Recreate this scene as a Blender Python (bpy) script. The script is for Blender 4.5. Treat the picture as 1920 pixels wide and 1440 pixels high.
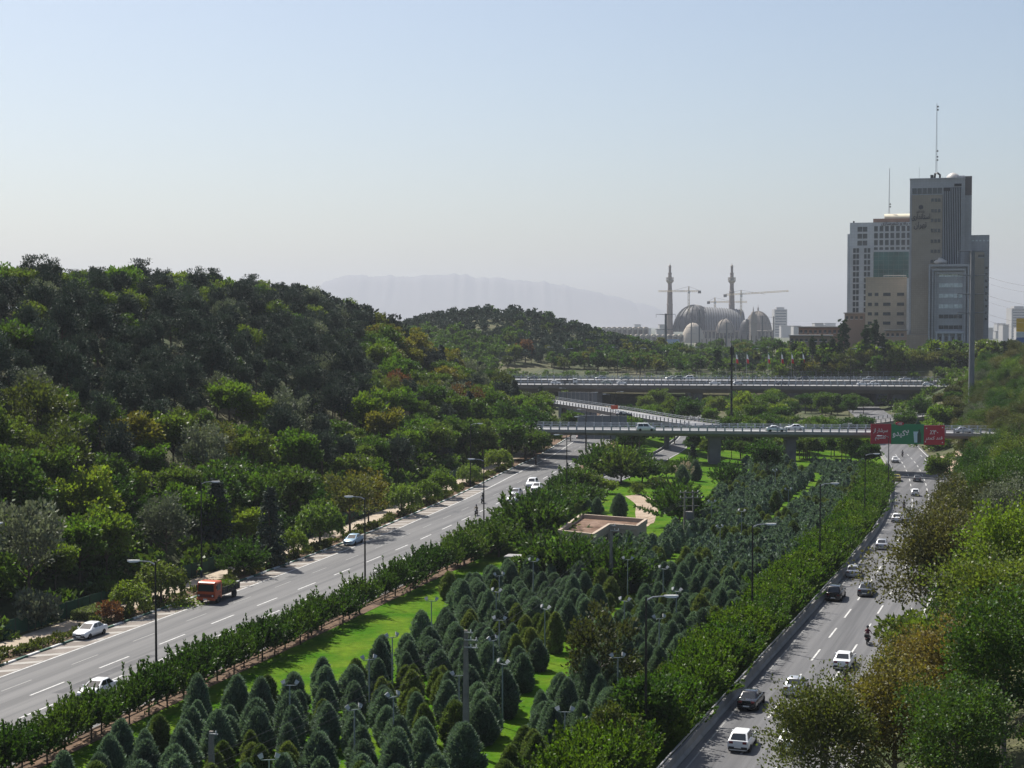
import bpy, bmesh, math, random
import numpy as np
from mathutils import Vector, Matrix, Euler

R = math.radians
rnd = random.Random(7)
scene = bpy.context.scene
for _o in list(bpy.data.objects):
    bpy.data.objects.remove(_o)
COL = scene.collection

# ------------------------------------------------------------------ camera
FPX, HCAM, HORIZON = 3000.0, 32.0, 605.0          # focal length in photo pixels, eye height, horizon row
PITCH = math.atan((720.0 - HORIZON) / FPX)
cam_data = bpy.data.cameras.new("camera")
cam_data.sensor_width = 36.0
cam_data.lens = FPX / 1920.0 * 36.0
cam_data.clip_start = 0.5
cam_data.clip_end = 60000.0
cam = bpy.data.objects.new("camera", cam_data)
COL.objects.link(cam)
cam.location = (0, 0, HCAM)
cam.rotation_euler = (math.pi / 2 - PITCH, 0, 0)
scene.camera = cam

# ------------------------------------------------------------------ sky, sun, exposure
SUN_EL, SUN_AZ = R(54), R(-37)                     # azimuth from +Y, negative = to the left
world = bpy.data.worlds.new("World")
scene.world = world
world.use_nodes = True
wn, wl = world.node_tree.nodes, world.node_tree.links
sky = wn.new("ShaderNodeTexSky")
sky.sky_type = 'NISHITA'
sky.sun_disc = False
sky.sun_elevation = SUN_EL
sky.sun_rotation = SUN_AZ
sky.altitude = 300
sky.air_density = 1.0
sky.dust_density = 2.4
sky.ozone_density = 1.0
wl.new(sky.outputs[0], wn["Background"].inputs[0])
wn["Background"].inputs[1].default_value = 0.068
sun_data = bpy.data.lights.new("sun", 'SUN')
sun_data.energy = 4.5
sun_data.angle = R(0.55)
sun_data.color = (1.0, 0.95, 0.87)
sun = bpy.data.objects.new("sun", sun_data)
COL.objects.link(sun)
sun.location = (-300, 400, 500)
sdir = Vector((math.sin(SUN_AZ) * math.cos(SUN_EL), math.cos(SUN_AZ) * math.cos(SUN_EL), math.sin(SUN_EL)))
sun.rotation_euler = sdir.to_track_quat('Z', 'Y').to_euler()
scene.view_settings.view_transform = 'Standard'
scene.view_settings.look = 'None'
scene.view_settings.exposure = 0.82
scene.view_settings.gamma = 1.0
scene.view_settings.use_curve_mapping = False
scene.render.engine = 'CYCLES'
cy = scene.cycles
cy.max_bounces = 4
cy.diffuse_bounces = 2
cy.glossy_bounces = 2
cy.transmission_bounces = 3
cy.transparent_max_bounces = 4
cy.volume_bounces = 0
cy.caustics_reflective = False
cy.caustics_refractive = False
cy.use_adaptive_sampling = True
cy.adaptive_threshold = 0.012
cy.use_denoising = True

# ------------------------------------------------------------------ node materials
MATS = {}
def _new(name):
    m = bpy.data.materials.new(name)
    m.use_nodes = True
    nt = m.node_tree
    return m, nt, nt.nodes["Principled BSDF"]

def P(name, col, rough=0.6, var=0.12, scale=3.0, metal=0.0, spec=0.4, coat=0.0, bump=0.0, bscale=30.0, orand=0.0, stretch=None):
    """principled material whose colour wanders with noise"""
    if name in MATS:
        return MATS[name]
    m, nt, b = _new(name)
    N, L = nt.nodes, nt.links
    tc = N.new("ShaderNodeTexCoord")
    vec = tc.outputs["Object"]
    if stretch:
        mp = N.new("ShaderNodeMapping"); mp.inputs["Scale"].default_value = stretch
        L.new(vec, mp.inputs["Vector"]); vec = mp.outputs[0]
    nz = N.new("ShaderNodeTexNoise"); nz.inputs["Scale"].default_value = scale; nz.inputs["Detail"].default_value = 5
    L.new(vec, nz.inputs["Vector"])
    mr = N.new("ShaderNodeMapRange")
    mr.inputs[1].default_value = 0.25; mr.inputs[2].default_value = 0.75
    mr.inputs[3].default_value = 1 - var; mr.inputs[4].default_value = 1 + var
    L.new(nz.outputs["Fac"], mr.inputs[0])
    hs = N.new("ShaderNodeHueSaturation"); hs.inputs["Color"].default_value = (*col, 1)
    val = mr.outputs[0]
    if orand:
        oi = N.new("ShaderNodeObjectInfo")
        mr2 = N.new("ShaderNodeMapRange"); mr2.inputs[3].default_value = 1 - orand; mr2.inputs[4].default_value = 1 + orand
        L.new(oi.outputs["Random"], mr2.inputs[0])
        mu = N.new("ShaderNodeMath"); mu.operation = 'MULTIPLY'
        L.new(val, mu.inputs[0]); L.new(mr2.outputs[0], mu.inputs[1]); val = mu.outputs[0]
    L.new(val, hs.inputs["Value"])
    L.new(hs.outputs[0], b.inputs["Base Color"])
    b.inputs["Roughness"].default_value = rough
    b.inputs["Metallic"].default_value = metal
    b.inputs["Specular IOR Level"].default_value = spec
    b.inputs["Coat Weight"].default_value = coat
    b.inputs["Coat Roughness"].default_value = 0.06
    if bump:
        n2 = N.new("ShaderNodeTexNoise"); n2.inputs["Scale"].default_value = bscale; n2.inputs["Detail"].default_value = 4
        L.new(vec, n2.inputs["Vector"])
        bp = N.new("ShaderNodeBump"); bp.inputs["Strength"].default_value = bump; bp.inputs["Distance"].default_value = 0.1
        L.new(n2.outputs["Fac"], bp.inputs["Height"]); L.new(bp.outputs[0], b.inputs["Normal"])
    MATS[name] = m
    return m

def LEAF(name, col, hue=0.03, val=0.35, transl=0.35, rough=0.55, tcol=None, spec=0.25):
    """leaf: every leaf and every tree a little different; some light passes through"""
    if name in MATS:
        return MATS[name]
    m, nt, b = _new(name)
    N, L = nt.nodes, nt.links
    ge = N.new("ShaderNodeNewGeometry"); oi = N.new("ShaderNodeObjectInfo")
    hs = N.new("ShaderNodeHueSaturation"); hs.inputs["Color"].default_value = (*[c * 1.10 for c in col], 1)
    def rng(src, lo, hi):
        q = N.new("ShaderNodeMapRange"); q.inputs[3].default_value = lo; q.inputs[4].default_value = hi
        L.new(src, q.inputs[0]); return q.outputs[0]
    a = N.new("ShaderNodeMath"); a.operation = 'ADD'
    L.new(rng(ge.outputs["Random Per Island"], -hue * 0.6, hue * 0.6), a.inputs[0])
    L.new(rng(oi.outputs["Random"], 0.5 - hue, 0.5 + hue), a.inputs[1])
    L.new(a.outputs[0], hs.inputs["Hue"])
    mu = N.new("ShaderNodeMath"); mu.operation = 'MULTIPLY'
    L.new(rng(ge.outputs["Random Per Island"], 1 - val, 1 + val), mu.inputs[0])
    L.new(rng(oi.outputs["Random"], 1 + val * 0.7, 1 - val * 0.6), mu.inputs[1])
    L.new(mu.outputs[0], hs.inputs["Value"])
    L.new(hs.outputs[0], b.inputs["Base Color"])
    b.inputs["Roughness"].default_value = rough
    b.inputs["Specular IOR Level"].default_value = spec
    tr = N.new("ShaderNodeBsdfTranslucent")
    mxc = N.new("ShaderNodeMix"); mxc.data_type = 'RGBA'; mxc.blend_type = 'MULTIPLY'; mxc.inputs[0].default_value = 1.0
    L.new(hs.outputs[0], mxc.inputs[6]); mxc.inputs[7].default_value = (*(tcol or (1.5, 1.6, 0.5)), 1)
    L.new(mxc.outputs[2], tr.inputs[0])
    mx = N.new("ShaderNodeMixShader"); mx.inputs[0].default_value = transl
    L.new(b.outputs[0], mx.inputs[1]); L.new(tr.outputs[0], mx.inputs[2])
    L.new(mx.outputs[0], N["Material Output"].inputs["Surface"])
    MATS[name] = m
    return m

# ------------------------------------------------------------------ object helpers
def tag(o, label=None, cat=None, group=None, kind=None):
    if label: o["label"] = label
    if cat: o["category"] = cat
    if group: o["group"] = group
    if kind: o["kind"] = kind
    return o

def mk(name, me, m=None, parent=None, loc=None, rot=None, scale=None):
    """one mesh object, material held by the object so that mesh data can be shared"""
    o = bpy.data.objects.new(name, me)
    COL.objects.link(o)
    if m is not None:
        if len(me.materials) == 0:
            me.materials.append(None)
        o.material_slots[0].link = 'OBJECT'
        o.material_slots[0].material = m
    if parent is not None: o.parent = parent
    if loc is not None: o.location = loc
    if rot is not None: o.rotation_euler = rot
    if scale is not None: o.scale = scale if hasattr(scale, '__len__') else (scale,) * 3
    return o

def root(name, loc=(0, 0, 0), rz=0.0, label=None, cat=None, group=None, kind=None, scale=None):
    o = bpy.data.objects.new(name, None)
    COL.objects.link(o)
    o.empty_display_size = 0.3
    o.location = loc
    o.rotation_euler = (0, 0, rz)
    if scale is not None: o.scale = (scale,) * 3
    return tag(o, label, cat, group, kind)

class MB:
    """collects boxes, prisms, tubes and lathes into one mesh"""
    def __init__(self):
        self.v, self.f = [], []
    def add(self, vs, fs):
        n = len(self.v)
        self.v += [tuple(p) for p in vs]
        self.f += [tuple(i + n for i in q) for q in fs]
        return self
    def box(self, a, b):
        x0, y0, z0 = a; x1, y1, z1 = b
        vs = [(x0, y0, z0), (x1, y0, z0), (x1, y1, z0), (x0, y1, z0), (x0, y0, z1), (x1, y0, z1), (x1, y1, z1), (x0, y1, z1)]
        return self.add(vs, [(3, 2, 1, 0), (4, 5, 6, 7), (0, 1, 5, 4), (1, 2, 6, 5), (2, 3, 7, 6), (3, 0, 4, 7)])
    def bbox(self, a, b, ch=0.02):
        """box with chamfered vertical and top edges"""
        x0, y0, z0 = a; x1, y1, z1 = b
        def ring(i, z):
            return [(x0 + i + ch, y0 + i, z), (x1 - i - ch, y0 + i, z), (x1 - i, y0 + i + ch, z), (x1 - i, y1 - i - ch, z),
                    (x1 - i - ch, y1 - i, z), (x0 + i + ch, y1 - i, z), (x0 + i, y1 - i - ch, z), (x0 + i, y0 + i + ch, z)]
        return self.loft([ring(0, z0), ring(0, z1 - ch), ring(ch, z1)])
    def loft(self, rings, cap=True, closed=True):
        n = len(rings[0]); vs = [p for r in rings for p in r]; fs = []
        for k in range(len(rings) - 1):
            for i in range(n if closed else n - 1):
                j = (i + 1) % n
                fs.append((k * n + i, k * n + j, (k + 1) * n + j, (k + 1) * n + i))
        if cap and closed:
            fs.append(tuple(reversed(range(n))))
            fs.append(tuple((len(rings) - 1) * n + i for i in range(n)))
        return self.add(vs, fs)
    def tube(self, pts, rad, seg=8):
        pts = [Vector(p) for p in pts]
        if not hasattr(rad, '__len__'): rad = [rad] * len(pts)
        rings = []
        up = Vector((0, 0, 1))
        for i, p in enumerate(pts):
            d = (pts[min(i + 1, len(pts) - 1)] - pts[max(i - 1, 0)]).normalized()
            a = d.cross(up if abs(d.z) < 0.9 else Vector((1, 0, 0))).normalized()
            b = d.cross(a)
            rings.append([p + (a * math.cos(t) + b * math.sin(t)) * rad[i] for t in [2 * math.pi * k / seg for k in range(seg)]])
        return self.loft(rings)
    def lathe(self, prof, seg=16, c=(0, 0, 0), axis='z'):
        rings = []
        for r, h in prof:
            ring = []
            for k in range(seg):
                t = 2 * math.pi * k / seg
                a, b = r * math.cos(t), r * math.sin(t)
                ring.append((c[0] + a, c[1] + b, c[2] + h) if axis == 'z' else (c[0] + h, c[1] + a, c[2] + b) if axis == 'x' else (c[0] + a, c[1] + h, c[2] + b))
            rings.append(ring)
        return self.loft(rings)
    def prism(self, poly, z0, z1):
        """poly: (x, y) list"""
        return self.loft([[(x, y, z0) for x, y in poly], [(x, y, z1) for x, y in poly]])
    def mesh(self, name, smooth=False):
        me = bpy.data.meshes.new(name)
        me.from_pydata(self.v, [], self.f)
        bm = bmesh.new(); bm.from_mesh(me)
        bmesh.ops.recalc_face_normals(bm, faces=bm.faces)
        bm.to_mesh(me); bm.free()
        if smooth:
            me.shade_smooth()
            try: me.set_sharp_from_angle(angle=R(40))
            except Exception: pass
        me.update()
        return me
    def obj(self, name, m, parent=None, smooth=False, **k):
        return mk(name, self.mesh(name, smooth), m, parent, **k)

def np_mesh(name, verts, quads):
    me = bpy.data.meshes.new(name)
    verts = np.ascontiguousarray(verts, dtype=np.float32); quads = np.ascontiguousarray(quads, dtype=np.int32)
    me.vertices.add(len(verts)); me.vertices.foreach_set("co", verts.ravel())
    me.loops.add(quads.size); me.loops.foreach_set("vertex_index", quads.ravel())
    me.polygons.add(len(quads)); me.polygons.foreach_set("loop_start", np.arange(len(quads), dtype=np.int32) * 4)
    me.update(calc_edges=True)
    me.validate()
    return me

def copy_tree(o, parent=None, **k):
    c = o.copy(); COL.objects.link(c); c.parent = parent
    for ch in o.children:
        copy_tree(ch, c)
    return c

# ------------------------------------------------------------------ the lie of the land (metres; camera over the origin, looking along +Y)
_Y = np.linspace(-100, 16000, 16101)
def _curve(pts):
    ys, xs = zip(*pts)
    v = np.interp(_Y, ys, xs)
    k = np.ones(25) / 25
    for _ in range(2):
        v = np.convolve(np.pad(v, 12, mode='edge'), k, mode='valid')
    return v
_kl = _curve([(-100, -119), (60, -73), (148.4, -47.5), (228.6, -24.4), (290, -9.5), (308, -6.0), (372, 6.5), (432, 15.5), (500, 24), (600, 36), (16000, 2000)])
_br = _curve([(-100, -62), (60, -7), (115, 11.9), (140, 20.5), (190, 38), (243, 55), (295, 70), (349, 83), (392, 92), (440, 100), (500, 110), (600, 125), (16000, 2600)])
_wl = _curve([(-100, 21.3), (235, 21.3), (345, 12.5), (16000, 12.5)])
def KL(y): return np.interp(y, _Y, _kl)          # left kerb of the left carriageway
def BL(y): return KL(y) + np.interp(y, _Y, _wl)  # guardrail between it and the park
def BR(y): return np.interp(y, _Y, _br)          # barrier between the park and the right carriageway
def ER(y): return BR(y) + 13.2                   # right edge of the right carriageway
def sst(a, b, x):
    t = np.clip((x - a) / (b - a), 0, 1)
    return t * t * (3 - 2 * t)
def softmin(a, b, k=5.0):
    h = np.clip(0.5 + 0.5 * (b - a) / k, 0, 1)
    return b * (1 - h) + a * h - k * h * (1 - h)
def wob(x, y):
    return (np.sin(x * 0.061 + 1.3) * np.cos(y * 0.047) + 0.6 * np.sin(x * 0.13 + y * 0.11) + 0.5 * np.cos(y * 0.171 - x * 0.07))
def G(x, y):
    """ground height"""
    x = np.asarray(x, float); y = np.asarray(y, float)
    kl, er = KL(y), ER(y)
    u = np.clip((x - kl) / (er - kl), 0, 1)
    z = sst(180, 350, y) * (1 - sst(420, 560, y)) * (1 - 4 * u)
    s = (kl - x) * 0.96
    hl = softmin(0.52 * np.maximum(s - 9, 0), 33 + 0 * s, 8) * (1 - sst(455, 585, y))
    hl = np.where(s > 9, hl + wob(x, y) * 0.9 * sst(9, 30, s), 0)
    z = z + np.maximum(hl, 0)
    t = (x - er) * 0.95
    cap = np.interp(y, [0, 100, 400, 620, 900, 1200, 2000], [9, 9, 14, 17.5, 17.5, 6, -2])
    hr = softmin(0.42 * np.maximum(t - 3, 0), cap, 5)
    hr = np.where(t > 3, hr + wob(x, y) * 0.5 * sst(3, 15, t), 0)
    z = z + np.maximum(hr, 0) * (1 - sst(610, 660, y))
    z = z + sst(624, 652, y) * (1 - sst(1000, 1400, y)) * (9.5 + 6.0 * sst(100, 135, x) * (1 - sst(1000, 1400, y)))
    z = z + 24 * np.exp(-((x + 14) / 74.0) ** 2 - ((y - 810) / 85.0) ** 2)
    z = z - 0.0035 * np.clip(y - 1100, 0, 1500) 
    return z
def gz(x, y): return float(G(x, y))

def ray(px, py):
    d = Vector(((px - 960) / FPX, (720 - py) / FPX, -1))
    c, s = math.cos(math.pi / 2 - PITCH), math.sin(math.pi / 2 - PITCH)
    return Vector((d.x, c * d.y - s * d.z, s * d.y + c * d.z))
def at(px, py):
    """where the sight line through a photo pixel meets the ground"""
    d = ray(px, py); d = d / d.y
    y = 40.0
    while y < 3000:
        if HCAM + d.z * y <= gz(d.x * y, y): break
        y += 0.5
    return Vector((d.x * y, y, gz(d.x * y, y)))
def W(px, py, Y):
    """world point on that sight line at depth Y"""
    d = ray(px, py); d = d / d.y
    return Vector((d.x * Y, Y, HCAM + d.z * Y))
def fx(px, Y): return (px - 960) / FPX * Y
def heading(fn, y):
    return math.atan2(float(fn(y + 3) - fn(y - 3)), 6.0)

def strip(name, ys, fa, fb, dz, m, n=2, parent=None, smooth=False):
    """ribbon over the ground between two side curves"""
    us = np.linspace(0, 1, n)
    V = np.zeros((len(ys), n, 3))
    for i, y in enumerate(ys):
        a, b = float(fa(y)), float(fb(y))
        xs = a + (b - a) * us
        V[i, :, 0] = xs; V[i, :, 1] = y; V[i, :, 2] = G(xs, np.full(n, y)) + dz
    idx = np.arange(len(ys) * n).reshape(len(ys), n)
    q = np.stack([idx[:-1, :-1], idx[:-1, 1:], idx[1:, 1:], idx[1:, :-1]], -1).reshape(-1, 4)
    o = mk(name, np_mesh(name, V.reshape(-1, 3), q), m, parent)
    return o
def sweep(name, pts, prof, m, parent=None):
    """profile (side, up) carried along a 3-D line"""
    pts = [Vector(p) for p in pts]; rings = []
    for i, p in enumerate(pts):
        d = (pts[min(i + 1, len(pts) - 1)] - pts[max(i - 1, 0)]); d.z = 0; d.normalize()
        sd = Vector((d.y, -d.x, 0))
        rings.append([p + sd * a + Vector((0, 0, b)) for a, b in prof])
    return MB().loft(rings).obj(name, m, parent)
# ------------------------------------------------------------------ surface materials
def two_tone(name, c1, c2, scale, lo=0.4, hi=0.62, rough=0.9, fine=0.15, fscale=6.0, rotz=0.0, stretch=(1, 1, 1), bump=0.0, bscale=8, spec=0.25):
    if name in MATS: return MATS[name]
    m, nt, b = _new(name)
    N, L = nt.nodes, nt.links
    tc = N.new("ShaderNodeTexCoord"); mp = N.new("ShaderNodeMapping")
    mp.inputs["Rotation"].default_value = (0, 0, rotz)
    L.new(tc.outputs["Object"], mp.inputs["Vector"])
    mp2 = N.new("ShaderNodeMapping"); mp2.inputs["Scale"].default_value = stretch
    L.new(mp.outputs[0], mp2.inputs["Vector"])
    n1 = N.new("ShaderNodeTexNoise"); n1.inputs["Scale"].default_value = scale; n1.inputs["Detail"].default_value = 6; n1.inputs["Roughness"].default_value = 0.6
    L.new(mp2.outputs[0], n1.inputs["Vector"])
    cr = N.new("ShaderNodeValToRGB")
    cr.color_ramp.elements[0].position = lo; cr.color_ramp.elements[0].color = (*c1, 1)
    cr.color_ramp.elements[1].position = hi; cr.color_ramp.elements[1].color = (*c2, 1)
    L.new(n1.outputs["Fac"], cr.inputs[0])
    n2 = N.new("ShaderNodeTexNoise"); n2.inputs["Scale"].default_value = fscale; n2.inputs["Detail"].default_value = 4
    L.new(tc.outputs["Object"], n2.inputs["Vector"])
    mr = N.new("ShaderNodeMapRange"); mr.inputs[1].default_value = 0.3; mr.inputs[2].default_value = 0.7
    mr.inputs[3].default_value = 1 - fine; mr.inputs[4].default_value = 1 + fine
    L.new(n2.outputs["Fac"], mr.inputs[0])
    hs = N.new("ShaderNodeHueSaturation"); L.new(cr.outputs[0], hs.inputs["Color"]); L.new(mr.outputs[0], hs.inputs["Value"])
    L.new(hs.outputs[0], b.inputs["Base Color"])
    b.inputs["Roughness"].default_value = rough; b.inputs["Specular IOR Level"].default_value = spec
    if bump:
        n3 = N.new("ShaderNodeTexNoise"); n3.inputs["Scale"].default_value = bscale; n3.inputs["Detail"].default_value = 5
        L.new(tc.outputs["Object"], n3.inputs["Vector"])
        bp = N.new("ShaderNodeBump"); bp.inputs["Strength"].default_value = bump; bp.inputs["Distance"].default_value = 0.2
        L.new(n3.outputs["Fac"], bp.inputs["Height"]); L.new(bp.outputs[0], b.inputs["Normal"])
    MATS[name] = m
    return m

M_earth = two_tone("dry earth and low weeds", (0.030, 0.046, 0.012), (0.085, 0.080, 0.038), 0.06, fine=0.35, fscale=1.2, bump=0.6, bscale=1.5)
M_lawn = two_tone("mown lawn", (0.034, 0.104, 0.002), (0.098, 0.150, 0.010), 0.22, lo=0.38, hi=0.72, fine=0.22, fscale=1.4, bump=0.5, bscale=9, rough=0.9, spec=0.04)
M_asph_l = two_tone("worn asphalt with tyre tracks", (0.078, 0.078, 0.080), (0.125, 0.124, 0.124), 0.75, lo=0.40, hi=0.60, fine=0.14, fscale=14, rotz=R(16), stretch=(1, 0.018, 1), rough=0.72, spec=0.3)
M_asph_r = two_tone("grey asphalt with lane wear", (0.072, 0.073, 0.077), (0.122, 0.122, 0.126), 0.75, lo=0.40, hi=0.60, fine=0.14, fscale=14, rotz=R(19), stretch=(1, 0.018, 1), rough=0.72, spec=0.3)
M_asph_b = two_tone("pale bridge asphalt", (0.17, 0.17, 0.175), (0.24, 0.24, 0.24), 0.1, fine=0.08, fscale=5, rough=0.6, spec=0.5)
M_mark = P("worn white road paint", (0.44, 0.44, 0.43), 0.7, 0.35, 2.2)
M_mark_faint = P("faded old road paint", (0.22, 0.22, 0.215), 0.7, 0.15, 3)
M_hatch = P("pale shoulder paving", (0.30, 0.285, 0.26), 0.85, 0.12, 1.5)
M_shoulder = two_tone("dusty brown shoulder", (0.155, 0.135, 0.118), (0.21, 0.185, 0.165), 0.3, fine=0.12, fscale=6)
M_path = two_tone("sandy footpath", (0.30, 0.245, 0.185), (0.40, 0.335, 0.26), 0.2, fine=0.12, fscale=5)
M_dirt = two_tone("bare sandy dirt", (0.25, 0.185, 0.13), (0.36, 0.29, 0.22), 0.25, fine=0.15, fscale=4, bump=0.4, bscale=3)
M_kw = P("white painted kerb", (0.50, 0.51, 0.50), 0.7, 0.2, 3)
M_kg = P("green painted kerb", (0.025, 0.085, 0.06), 0.7, 0.25, 3)
M_conc = P("grey concrete", (0.26, 0.255, 0.25), 0.85, 0.16, 0.6, bump=0.15, bscale=6)
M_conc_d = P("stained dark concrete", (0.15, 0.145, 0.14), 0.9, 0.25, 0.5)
M_steel = P("galvanised steel", (0.42, 0.43, 0.44), 0.4, 0.12, 2, metal=0.6)
M_rail = P("grey blue painted rail", (0.33, 0.36, 0.40), 0.5, 0.12, 2)
M_black = P("black pole paint", (0.012, 0.012, 0.014), 0.45, 0.2, 3)
M_soil = two_tone("damp soil strip", (0.07, 0.045, 0.028), (0.15, 0.095, 0.06), 0.5, fine=0.25, fscale=3)

# ------------------------------------------------------------------ ground, one sheet out to the horizon
def axis(core0, core1, step, far):
    a = list(np.arange(core0, core1 + 0.1, step)); s = step
    while a[-1] < far: s *= 1.3; a.append(a[-1] + s)
    b = []; s = step; v = core0
    while v > -far: s *= 1.3; v -= s; b.append(v)
    return np.array(b[::-1] + a)
gx = axis(-190, 250, 3.0, 15000); gy = axis(20, 900, 3.5, 15500)
gy = gy[gy > -400]
XX, YY = np.meshgrid(gx, gy)
ZZ = G(XX, YY) - 0.10
_in = (XX > KL(YY) - 1.5) & (XX < ER(YY) + 2.0) & (YY < 612)
ZZ = np.where(_in, ZZ - 0.12, ZZ)
idx = np.arange(XX.size).reshape(XX.shape)
q = np.stack([idx[:-1, :-1], idx[:-1, 1:], idx[1:, 1:], idx[1:, :-1]], -1).reshape(-1, 4)
ground = mk("ground", np_mesh("ground", np.stack([XX, YY, ZZ], -1).reshape(-1, 3), q), M_earth)
ground.data.shade_smooth()
tag(ground, kind="structure")

# ------------------------------------------------------------------ roads
YS = np.arange(30, 610, 3.0)
road_l = tag(strip("road", YS, KL, BL, 0.0, M_asph_l, n=5), kind="structure")
road_r = tag(strip("road", YS, lambda y: BR(y) + 0.2, ER, 0.0, M_asph_r, n=4), kind="structure")
lawn = tag(strip("lawn", np.arange(60, 470, 3.0), lambda y: BL(y) + 0.9, lambda y: BR(y) - 0.5, -0.02, M_lawn, n=26), kind="structure")
tag(strip("verge", YS, lambda y: BL(y) - 0.2, lambda y: BL(y) + 2.2, 0.01, M_soil, n=3), kind="structure")
tag(strip("verge", YS, lambda y: KL(y) - 3.4, lambda y: KL(y) - 0.25, 0.05, M_soil, n=3), kind="structure")
tag(strip("footpath", YS, lambda y: KL(y) - 6.6, lambda y: KL(y) - 3.3, 0.06, M_path, n=3), kind="structure")
tag(strip("shoulder", np.arange(30, 300, 3.0), lambda y: KL(y) + 0.05, lambda y: KL(y) + 2.6, 0.006, M_shoulder, n=3), kind="structure")
tag(strip("verge", np.arange(240, 420, 3.0), lambda y: ER(y) - 0.3, lambda y: ER(y) + 7, 0.02, M_dirt, n=4), kind="structure")

def stripe(name, fn, y0, y1, w, m, parent, dz=0.012, side=0.0):
    ys = np.linspace(y0, y1, max(2, int((y1 - y0) / 6) + 1))
    o = strip(name, ys, lambda y: fn(y) + side - w / 2, lambda y: fn(y) + side + w / 2, dz, m, 2, parent)
    return o
def lane(frac):
    return lambda y: KL(y) + frac
stripe("edge_line", KL, 40, 420, 0.22, M_mark, road_l, side=2.75)
stripe("edge_line", BL, 40, 560, 0.2, M_mark, road_l, side=-0.9)
y = 60.0
while y < 420:
    stripe("lane_dash", KL, y, y + 5.2, 0.2, M_mark, road_l, side=9.6)
    stripe("lane_dash", KL, y + 1.5, y + 6.0, 0.16, M_mark_faint, road_l, side=6.2)
    if y < 240: stripe("lane_dash", KL, y + 3, y + 8.0, 0.2, M_mark, road_l, side=13.4)
    y += 10.9
y = 62.0
while y < 300:
    V = []
    for yy, sd in ((y, 0.3), (y + 1.1, 0.3), (y + 2.2, 2.5), (y + 1.1, 2.5)):
        V.append((float(KL(yy)) + sd, yy, gz(float(KL(yy)) + sd, yy) + 0.012))
    MB().add(V, [(0, 1, 2, 3)]).obj("shoulder_panel", M_hatch, road_l)
    y += 3.6
stripe("edge_line", BR, 40, 560, 0.14, M_mark_faint, road_r, side=1.0)  # faint dirty line; shade along the barrier is also put into its duller colour
stripe("edge_line", ER, 40, 520, 0.25, M_mark, road_r, side=-0.7)
y = 62.5
while y < 420:
    stripe("lane_dash", BR, y, y + 5.2, 0.19, M_mark, road_r, side=4.2)
    stripe("lane_dash", BR, y + 2.5, y + 7.6, 0.19, M_mark, road_r, side=7.5)
    stripe("lane_dash", BR, y + 1, y + 6.0, 0.19, M_mark, road_r, side=10.9)
    y += 11.0

# mended patches and old joints in the asphalt
M_patch = two_tone("newer dark asphalt patch", (0.062, 0.062, 0.066), (0.085, 0.085, 0.088), 0.8, fine=0.12, fscale=9, rough=0.75)
_pr = random.Random(31)
for k in range(26):
    fn, par, lo_, hi_ = (KL, road_l, 4.0, 18.0) if k % 2 else (BR, road_r, 1.6, 11.5)
    y0 = _pr.uniform(105, 340); sd = _pr.uniform(lo_, hi_); ln = _pr.choice((1.6, 3.0, 7.0, 16.0)); w_ = _pr.choice((.12, .12, .5, 1.1)) if ln > 5 else _pr.uniform(.7, 1.5)
    stripe("asphalt_patch", fn, y0, y0 + ln, w_, M_patch, par, dz=0.006, side=sd)
# kerb of painted blocks along the left carriageway
kerb = root("kerb", kind="structure")
y, k = 62.0, 0
kme = MB().bbox((-0.16, 0.01, -0.1), (0.16, 1.97, 0.17), 0.03).mesh("kerb_block")
while y < 430:
    h = heading(KL, y)
    x = float(KL(y)) - 0.1
    mk("kerb_block", kme, M_kw if k % 2 else M_kg, kerb, (x, y, gz(x, y)), (0, 0, -h))
    y += 2.0 * math.cos(h); k += 1

# the slip road that joins the left carriageway from under the near bridge
RAMP = [(5.5, 262), (9.4, 285), (16.0, 312), (24.2, 339), (32, 367), (40, 400), (48, 440), (56, 490), (64, 560)]
_ry = [p[1] for p in RAMP]; _rx = [p[0] for p in RAMP]
def RC(y): return np.interp(y, _ry, _rx)
slip = tag(strip("road", np.arange(262, 560, 4.0), lambda y: RC(y) - 2.7, lambda y: RC(y) + 2.7, 0.035, M_asph_r, n=3), kind="structure")
stripe("edge_line", RC, 264, 540, 0.16, M_mark, slip, dz=0.045, side=-2.4)
stripe("edge_line", RC, 264, 540, 0.16, M_mark, slip, dz=0.045, side=2.4)
sweep("edge_wall", [(float(RC(y)) - 3.0, y, gz(float(RC(y)) - 3, y)) for y in np.arange(300, 540, 6)], [(-0.15, -0.2), (0.15, -0.2), (0.12, 0.55), (-0.12, 0.55)], M_conc, slip)

# bare dirt circle and worn path in the park
def blob_sheet(name, pts, dz, m):
    c = Vector((sum(p[0] for p in pts) / len(pts), sum(p[1] for p in pts) / len(pts)))
    V = [(c.x, c.y, gz(c.x, c.y) + dz)]; F = []
    n = len(pts) * 4; rings = 4
    P2 = []
    for i in range(n):
        t = i / 4; a = int(t) % len(pts); b = (a + 1) % len(pts); f = t - int(t); f = f * f * (3 - 2 * f)
        P2.append((pts[a][0] * (1 - f) + pts[b][0] * f + rnd.uniform(-.25, .25), pts[a][1] * (1 - f) + pts[b][1] * f + rnd.uniform(-.6, .6)))
    for r in range(1, rings + 1):
        for p in P2:
            x = c.x + (p[0] - c.x) * r / rings; y2 = c.y + (p[1] - c.y) * r / rings
            V.append((x, y2, gz(x, y2) + dz))
    for i in range(n):
        F.append((0, 1 + i, 1 + (i + 1) % n))
        for r in range(rings - 1):
            a = 1 + r * n + i; b = 1 + r * n + (i + 1) % n
            F.append((a, b, b + n, a + n))
    return tag(MB().add(V, F).obj(name, m), kind="structure")
_dp = [at(x, y) for x, y in ((1172, 930), (1205, 926), (1228, 938), (1238, 955), (1225, 980), (1205, 992), (1188, 975), (1195, 950))]
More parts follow.
